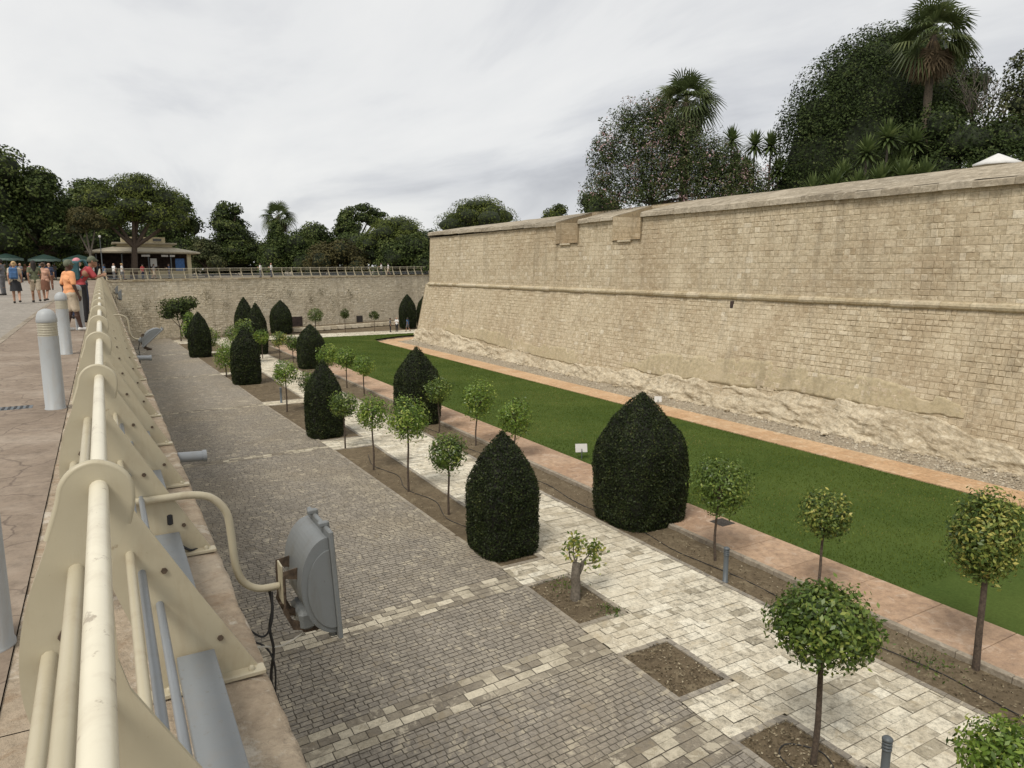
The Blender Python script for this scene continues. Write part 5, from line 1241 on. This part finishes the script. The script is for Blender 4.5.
def capsule(mb, p0, r0, p1, r1, n=10):
    p0, p1 = np.array(p0, float), np.array(p1, float); d = p1-p0; L = np.linalg.norm(d); d = d/L if L > 1e-6 else np.array([0, 0, 1.])
    P, r = [], []
    for a in np.linspace(1.5, .3, 4): P.append(p0-d*r0*math.sin(a)); r.append(r0*math.cos(a))
    P += [p0, p1]; r += [r0, r1]
    for a in np.linspace(.3, 1.5, 4): P.append(p1+d*r1*math.sin(a)); r.append(r1*math.cos(a))
    mb.tube(P, r, n)
def fused(name, caps, voxel, mat, parent, sm=4):
    mb = MB()
    for c in caps: capsule(mb, *c)
    me = mb.mesh('tmp', [M[mat]]); ob = bpy.data.objects.new('tmp', me); COL.objects.link(ob)
    m = ob.modifiers.new('r', 'REMESH'); m.mode = 'VOXEL'; m.voxel_size = voxel; m.use_smooth_shade = True
    s = ob.modifiers.new('s', 'SMOOTH'); s.iterations = sm; s.factor = .5
    dg = bpy.context.evaluated_depsgraph_get(); dg.update(); me2 = bpy.data.meshes.new_from_object(ob.evaluated_get(dg)); me2.name = name
    bpy.data.objects.remove(ob); bpy.data.meshes.remove(me)
    me2.materials.clear(); me2.materials.append(M[mat])
    o = bpy.data.objects.new(name, me2); COL.objects.link(o); o.parent = parent; return o
def person(label, x, y, z, rz, pose='stand', skin='skin_pale', shirt='white_cloth2', lower='trousers', lmat='black_cloth', hair='short', hmat='hair_dark', shoe='shoe_dark', sleeve=.5, H=1.72, vox=.011, group=None):
    t = thing('person', label, 'person', (x, y, z), rz, group); t.scale = (H/1.76,)*3
    J = {'hip': [(-.09, 0, .93), (.09, 0, .93)], 'knee': [(-.10, .015, .50), (.10, .015, .50)], 'ank': [(-.10, -.01, .085), (.10, -.01, .085)],
         'sh': [(-.175, 0, 1.43), (.175, 0, 1.43)], 'el': [(-.235, -.03, 1.15), (.235, -.03, 1.15)], 'wr': [(-.235, .06, .91), (.235, .06, .91)]}
    lean = 0.; hd = np.array([0, .02, 1.64]); ch = np.array([0, 0, 1.30]); wa = np.array([0, 0, 1.08])
    if pose == 'walk':
        J['knee'] = [(-.10, .15, .51), (.10, -.02, .50)]; J['ank'] = [(-.10, .20, .085), (.10, -.30, .13)]; J['el'] = [(-.23, -.12, 1.17), (.23, .05, 1.15)]; J['wr'] = [(-.22, -.12, .92), (.22, .22, .98)]
    if pose == 'stride':
        J['knee'] = [(-.10, .02, .5), (.10, .06, .5)]; J['ank'] = [(-.10, -.10, .085), (.10, .14, .085)]; J['el'] = [(-.25, -.06, 1.16), (.25, -.02, 1.15)]; J['wr'] = [(-.15, .12, 1.06), (.24, .08, .90)]
    if pose == 'phone':
        J['el'] = [(-.23, .02, 1.16), (.23, -.03, 1.15)]; J['wr'] = [(-.10, .24, 1.24), (.24, .05, .90)]
    if pose == 'lean':
        wa = np.array([0, -.02, 1.07]); ch = np.array([0, .12, 1.26]); J['sh'] = [(-.18, .20, 1.37), (.18, .20, 1.37)]; hd = np.array([0, .31, 1.56]); J['el'] = [(-.26, .32, 1.15), (.26, .32, 1.15)]; J['wr'] = [(-.12, .46, 1.20), (.14, .47, 1.20)]; J['ank'] = [(-.12, -.08, .085), (.12, .04, .085)]; J['knee'] = [(-.11, -.01, .5), (.11, .05, .5)]
    A = {k: [np.array(v) for v in q] for k, q in J.items()}
    sc0 = (A['sh'][0]+A['sh'][1])/2; X = np.array([1., 0, 0])
    caps = [(A['hip'][0], .115, A['hip'][1], .115), (wa-X*.055, .112, wa+X*.055, .112), (A['hip'][0]*.5+A['hip'][1]*.5, .12, wa, .11), (ch-X*.085, .115, ch+X*.085, .115), (wa, .11, ch, .12), (sc0-X*.13, .072, sc0+X*.13, .072), (ch, .11, sc0, .08), (sc0, .06, hd-np.array([0, .02, .06]), .052)]
    fwd = np.array([0, 1., 0])
    caps += [(hd+(0, .005, -.035), .074, hd+(0, -.012, .03), .092), (hd+(0, .055, -.075), .036, hd+(0, .03, -.02), .066), (hd+(0, .088, .0), .012, hd+(0, .108, -.032), .017), (hd+(-.088, 0, -.02), .016, hd+(-.092, -.008, .012), .018), (hd+(.088, 0, -.02), .016, hd+(.092, -.008, .012), .018), (hd+(-.018, .088, -.062), .013, hd+(.018, .088, -.062), .013)]
    for i in (0, 1):
        sgn = -1 if i == 0 else 1
        caps += [(A['hip'][i], .098, A['knee'][i], .062), (A['knee'][i], .06, A['ank'][i], .040), ((A['knee'][i]*.7+A['ank'][i]*.3)+(0, -.02, 0), .058, (A['knee'][i]*.45+A['ank'][i]*.55), .046), (A['ank'][i]-(0, .03, .03), .042, A['ank'][i]+(sgn*.015, .15, -.05), .032)]
        caps += [(A['sh'][i], .060, A['el'][i], .043), (A['el'][i], .042, A['wr'][i], .028)]
        d = A['wr'][i]-A['el'][i]; d /= np.linalg.norm(d); side = np.array([-sgn*.35, .9, 0.])
        side = side-d*side.dot(d); side /= np.linalg.norm(side); pn = np.cross(d, side)*(-sgn)
        pe = A['wr'][i]+d*.085; caps += [(A['wr'][i], .027, pe+side*.022, .022), (A['wr'][i], .027, pe-side*.022, .022)]
        for q, (o, l) in enumerate(((.033, .066), (.011, .078), (-.011, .072), (-.033, .055))):
            a = pe+side*o; m = a+d*l*.55+pn*.008; e = m+d*l*.40+pn*.026; caps += [(a, .0105, m, .0095), (m, .0095, e, .008)]
        a = A['wr'][i]+d*.03+side*.026; m = a+d*.035+side*.030; caps += [(a, .0125, m, .011), (m, .011, m+d*.032+pn*.012, .009)]
    body = fused('body', caps, vox, skin, t)
    # clothing follows the same joints
    sh = [(wa-X*.05, .122, wa+X*.05, .122), (ch-X*.075, .122, ch+X*.075, .122), (wa, .122, ch, .125), (sc0-X*.125, .080, sc0+X*.125, .080), (ch, .12, sc0, .086), (A['hip'][0]+(0, 0, .02), .122, A['hip'][1]+(0, 0, .02), .122), (wa, .13, (A['hip'][0]+A['hip'][1])/2, .135)]
    if sleeve > 0:
        for i in (0, 1):
            e = A['sh'][i]+(A['el'][i]-A['sh'][i])*min(1, sleeve*1.5); sh.append((A['sh'][i], .070, e, .062 if sleeve < .8 else .056))
            if sleeve > .8: sh.append((A['el'][i], .056, A['wr'][i]-(A['wr'][i]-A['el'][i])*.1, .042))
    fused('shirt', sh, .014, shirt, t)
    if lower in ('trousers', 'shorts'):
        lo = [(A['hip'][0], .128, A['hip'][1], .128), (A['hip'][0]*.5+A['hip'][1]*.5+(0, 0, .08), .122, A['hip'][0]*.5+A['hip'][1]*.5, .125)]
        for i in (0, 1):
            if lower == 'trousers': lo += [(A['hip'][i], .112, A['knee'][i], .078), (A['knee'][i], .078, A['ank'][i]+(0, 0, .03), .06)]
            else: lo += [(A['hip'][i], .114, A['hip'][i]+(A['knee'][i]-A['hip'][i])*.86, .096)]
        fused(lower, lo, .014, lmat, t)
    else:
        mb = MB(); n = 22; a = np.linspace(0, 2*np.pi, n+1); zz = [1.04, .93, .75, .52 if lower == 'skirt' else .62]; rx = [.125, .185, .20, .225]; ry = [.115, .145, .17, .20]
        G = np.stack([np.stack([rx[q]*np.cos(a)*(1+.05*np.sin(a*7)*q/3), ry[q]*np.sin(a)*(1+.05*np.sin(a*7)*q/3), np.full(n+1, zz[q])], -1) for q in range(4)], 0); mb.grid(G[:, ::-1]); mb.build('skirt', M[lmat], t)
    for i in (0, 1):
        fused('shoe', [(A['ank'][i]-(0, .035, .035), .05, A['ank'][i]+((-1, 1)[i]*.015, .16, -.045), .042)], .014, shoe, t, 2)
    if hair != 'bald':
        hc = [(hd+(0, -.025, .035), .098, hd+(0, -.005, .045), .096), (hd+(0, -.05, -.02), .078, hd+(0, -.03, .03), .09)]
        if hair == 'long': hc += [(hd+(0, -.07, .0), .075, hd+(0, -.10, -.30), .06), (hd+(-.05, -.05, -.02), .05, hd+(-.07, -.06, -.2), .04), (hd+(.05, -.05, -.02), .05, hd+(.07, -.06, -.2), .04)]
        if hair == 'bun': hc += [(hd+(0, -.10, .06), .05, hd+(0, -.12, .07), .045)]
        if hair == 'cap':
            fused('cap', [(hd+(0, -.01, .045), .103, hd+(0, .0, .055), .100), (hd+(-.05, .10, .03), .014, hd+(.05, .10, .03), .014), (hd+(0, .06, .04), .05, hd+(0, .135, .026), .022)], .012, hmat, t)
        else: fused('hair', hc, .014, hmat, t)
    mb = MB()
    for s in (-1, 1): mb.lathe([(.001, -.010), (.010, -.005), (.012, 0), (.010, .005), (.001, .010)], 8, tuple(hd+(s*.033, .083, .006)))
    mb.build('eyes', M['black'], t)
    return t
def recolour(src, label, x, y, z, rz, H=1.7, group=None, **cols):
    c = copy_tree(src); c.location = (x, y, z); c.rotation_euler = (0, 0, rz); c.scale = (H/1.76,)*3; c['label'] = label
    if group: c['group'] = group
    for ch in c.children:
        b = ch.name.split('.')[0]; key = 'lower' if b in ('trousers', 'shorts', 'skirt') else 'hair' if b in ('cap', 'hair') else b
        if key in cols:
            ch.material_slots[0].link = 'OBJECT'; ch.material_slots[0].material = M[cols[key]]
    return c
def backpack(x, y, z, rz, mat, label, s=1.0):
    mb = MB(); mb.box((0, 0, 0), (.15*s, .085*s, .23*s), 0, .5, .06*s); mb.box((0, -.10*s, -.06*s), (.11*s, .04*s, .12*s), 0, .5, .035*s)
    for q in (-1, 1): mb.tube(arm_curve([(q*.09*s, .07*s, .2*s), (q*.10*s, .20*s, .24*s), (q*.12*s, .26*s, .05*s), (q*.10*s, .1*s, -.18*s)], 5), .018*s, 6)
    o = mb.build('backpack', M[mat], None, (x, y, z)); o.rotation_euler = (0, 0, rz); return tag(o, label, 'backpack')
def at(px_, D):
    a = (px_-512)/710; return D*(.4907+a*.868), D*(.857-a*.497)
# nearest people by the railing
x, y = -.66, 19.95
person('person in an orange shirt, cream shorts and dark cap standing by the railing', x, y, wz(y), R(-62), 'stride', 'skin_dark', 'orange_cloth', 'shorts', 'beige_cloth', 'cap', 'cap_green', 'shoe_white', .55, 1.66, .009)
person('person in a red top leaning on the railing with a dark backpack', -.50, 22.9, wz(22.9), R(-80), 'lean', 'skin_tan', 'red_cloth', 'trousers', 'black_cloth', 'cap', 'cap_green', 'shoe_dark', .55, 1.86, .010)
backpack(-.60, 22.86, wz(23)+1.40, R(-80), 'teal_cloth', 'dark teal backpack on the back of the person in red', 1.15)
person('person in pink headwear and white top just beyond the orange shirt', -.85, 24.6, wz(24.6), R(-60), 'lean', 'skin_pale', 'white_cloth2', 'trousers', 'navy_cloth', 'short', 'pink_cloth', 'shoe_dark', .5, 1.84, .012)
person('person in purple grey leaning on the railing beyond the red top', -.50, 26.8, wz(26.8), R(-90), 'lean', 'skin_tan', 'grey_cloth', 'trousers', 'navy_cloth', 'short', 'hair_brown', 'shoe_dark', .5, 1.8, .012)
# walkers on the left
wA = person('blond person in a black skirt walking away with a blue backpack', -3.05, 35.6, wz(35.6), R(4), 'walk', 'skin_pale', 'beige_cloth', 'skirt', 'black_cloth', 'bun', 'hair_blond', 'shoe_dark', .35, 1.70)
backpack(-3.07, 35.42, wz(35.6)+1.22, R(4), 'blue_cloth', 'blue backpack on the blond person in the black skirt')
wB = person('person with long dark hair, pale shorts and black boots walking away', -2.42, 36.2, wz(36.2), R(8), 'walk', 'skin_tan', 'olive_cloth', 'shorts', 'beige_cloth', 'long', 'hair_dark', 'shoe_dark', .4, 1.74)
recolour(wA, 'person in a peach top and short red brown skirt walking beside the long haired one', -2.15, 37.3, wz(37.3), R(-10), 1.66, shirt='peach_cloth', lower='brown_cloth', hair='hair_brown')
wC = person('tall person in dark grey clothes standing sideways near the left edge', -4.45, 45.5, wz(45.5), R(70), 'phone', 'skin_tan', 'grey_cloth', 'trousers', 'grey_cloth', 'short', 'hair_dark', 'shoe_dark', .6, 1.86)
wD = person('bald person in dark clothes cut by the left edge', -5.0, 44.0, wz(44), R(-60), 'phone', 'skin_pale', 'navy_cloth', 'trousers', 'black_cloth', 'bald', 'hair_dark', 'shoe_dark', .5, 1.72)
mb = MB(); mb.box((0, 0, .17), (.14, .05, .17), 0, .5, .02); mb.tube(arm_curve([(-.08, 0, .33), (-.05, 0, .46), (.05, 0, .46), (.08, 0, .33)], 5), .008, 5)
tag(mb.build('carrier_bag', M['white_plastic'], None, (-4.92, 43.7, wz(44)+.72)), 'white carrier bag held by the bald person', 'bag')
CG = 'people in the crowd at the end of the walkway'
crowd = [(24, 62, wC, 'person in navy with dark trousers in the crowd behind the blond walker', 'navy_cloth', 'black_cloth', 'hair_dark'), (29, 70, wB, 'person in blue shirt and pale shorts in the crowd', 'blue_cloth', 'beige_cloth', 'hair_brown'),
  (33, 66, wD, 'bald person in grey, in the crowd left of the long haired walker', 'grey_cloth', 'navy_cloth', None), (47, 64, wC, 'person in white shirt in the crowd right of the peach top', 'white_cloth2', 'black_cloth', 'hair_dark'), (52, 70, wA, 'person in a teal top and dark skirt in the crowd', 'teal_cloth', 'navy_cloth', 'hair_dark'),
  (56, 60, wC, 'person in black clothes in the crowd left of the orange shirt', 'black_cloth', 'black_cloth', 'hair_dark'), (61, 46, wD, 'person in navy shirt and brown trousers just behind the orange shirt', 'navy_cloth', 'brown_cloth', None), (13, 68, wB, 'person in red shirt in the crowd at the far left', 'red_cloth', 'black_cloth', 'hair_dark'),
  (18, 74, wC, 'person in olive clothes below the leftmost parasol', 'olive_cloth', 'olive_cloth', 'hair_grey'), (38, 76, wC, 'person in brown top below the middle parasol', 'brown_cloth', 'black_cloth', 'hair_dark'), (43, 74, wA, 'person in pink top and grey skirt below the parasols', 'pink_cloth', 'grey_cloth', 'hair_blond'),
  (66, 78, wC, 'person in grey near the small brownish pine', 'grey_cloth', 'navy_cloth', 'hair_dark'), (4, 72, wC, 'person in dark blue at the very left of the crowd', 'navy_cloth', 'grey_cloth', 'hair_grey')]
for px_, D, src, lab, a, b, h in crowd:
    x, y = at(px_, D); kw = dict(shirt=a, lower=b); 
    if h: kw['hair'] = h
    recolour(src, lab, x, y, wz(y), random.uniform(-3, 3), random.uniform(1.66, 1.82), CG, **kw)
KG = 'people standing at the kiosk'
for px_, D, src, lab, a, b in [(104, 79, wC, 'person in white shirt at the kiosk left end', 'white_cloth2', 'navy_cloth'), (110, 80, wC, 'person in black at the kiosk beside the white shirt', 'black_cloth', 'black_cloth'), (115, 79, wB, 'person in pale blue and beige shorts at the kiosk', 'blue_cloth', 'beige_cloth'), (124, 78, wD, 'bald person in white left of the pine trunk', 'white_cloth2', 'grey_cloth'), (132, 79, wA, 'person in white top and grey skirt by the pine trunk', 'white_cloth2', 'grey_cloth'),
   (152, 82, wC, 'person in red shirt at the kiosk counter', 'red_cloth', 'navy_cloth'), (163, 83, wB, 'person in grey shirt and shorts at the kiosk counter', 'grey_cloth', 'beige_cloth'), (178, 85, wC, 'person in navy shirt near the blue display board', 'navy_cloth', 'grey_cloth')]:
    x, y = at(px_, D); y = max(y, WY(x)+1.0); recolour(src, lab, x, y, wtop(x), random.uniform(-3, 3), random.uniform(1.66, 1.8), KG, shirt=a, lower=b)
for x, src, lab, a, b in [(17.2, wC, 'person in white shirt behind the far railing, left of a pair', 'white_cloth2', 'grey_cloth'), (18.6, wD, 'person in white bending by the far railing, right of a pair', 'white_cloth2', 'navy_cloth'), (35.0, wC, 'person in white shirt far right behind the far railing', 'white_cloth2', 'black_cloth'), (36.2, wB, 'person in pale shirt and shorts near the bastion behind the railing', 'white_cloth2', 'beige_cloth')]:
    y = WY(x)+1.3; recolour(src, lab, x, y, wtop(x), R(60), 1.75, 'people behind the far railing', shirt=a, lower=b)
for x, y, src, lab, a, b in [(30.2, 82.6, wC, 'person in grey top standing on the pale path by the far lawn', 'grey_cloth', 'black_cloth'), (31.2, 83.0, wD, 'person in white shirt and black trousers on the far pale path', 'white_cloth2', 'black_cloth'), (32.4, 82.4, wB, 'person in pale blue top and shorts on the far pale path', 'blue_cloth', 'grey_cloth'), (34.4, 82.2, wC, 'person in dark clothes close to the bastion corner', 'navy_cloth', 'black_cloth')]:
    recolour(src, lab, x, y, ZL, random.uniform(-3, 3), 1.72, 'people down in the garden', shirt=a, lower=b)

for i, (x, z, r_) in enumerate([(2.2, -3.2, .9), (4.0, -2.2, .6), (10.5, -1.6, .8), (12.5, -2.6, 1.1), (14.2, -3.4, .7), (20.5, -1.4, .8), (23.4, -2.2, 1.2), (25.0, -1.2, .7), (26.6, -2.8, 1.0), (29.2, -1.6, .8)]):
    c = Pw(np.array(x/ca), np.array(z)); mb = MB(); n = int(260*r_); P = rng.normal(size=(n, 3))*np.array([.45, .12, .6])*r_; P[:, 1] = -np.abs(P[:, 1]); leaves(mb, P, unit(n)+np.array([0, -.6, 0]), .11, .3, .8, 0, rng.random(n), .5)
    o = mb.build('wall_plant', M['brown_leaf'], None, tuple(c+np.array([.03, -.08, 0]))); tag(o, 'dry brownish plant growing out of the joints of the far moat wall', 'plant', 'dry plants growing on the far moat wall')
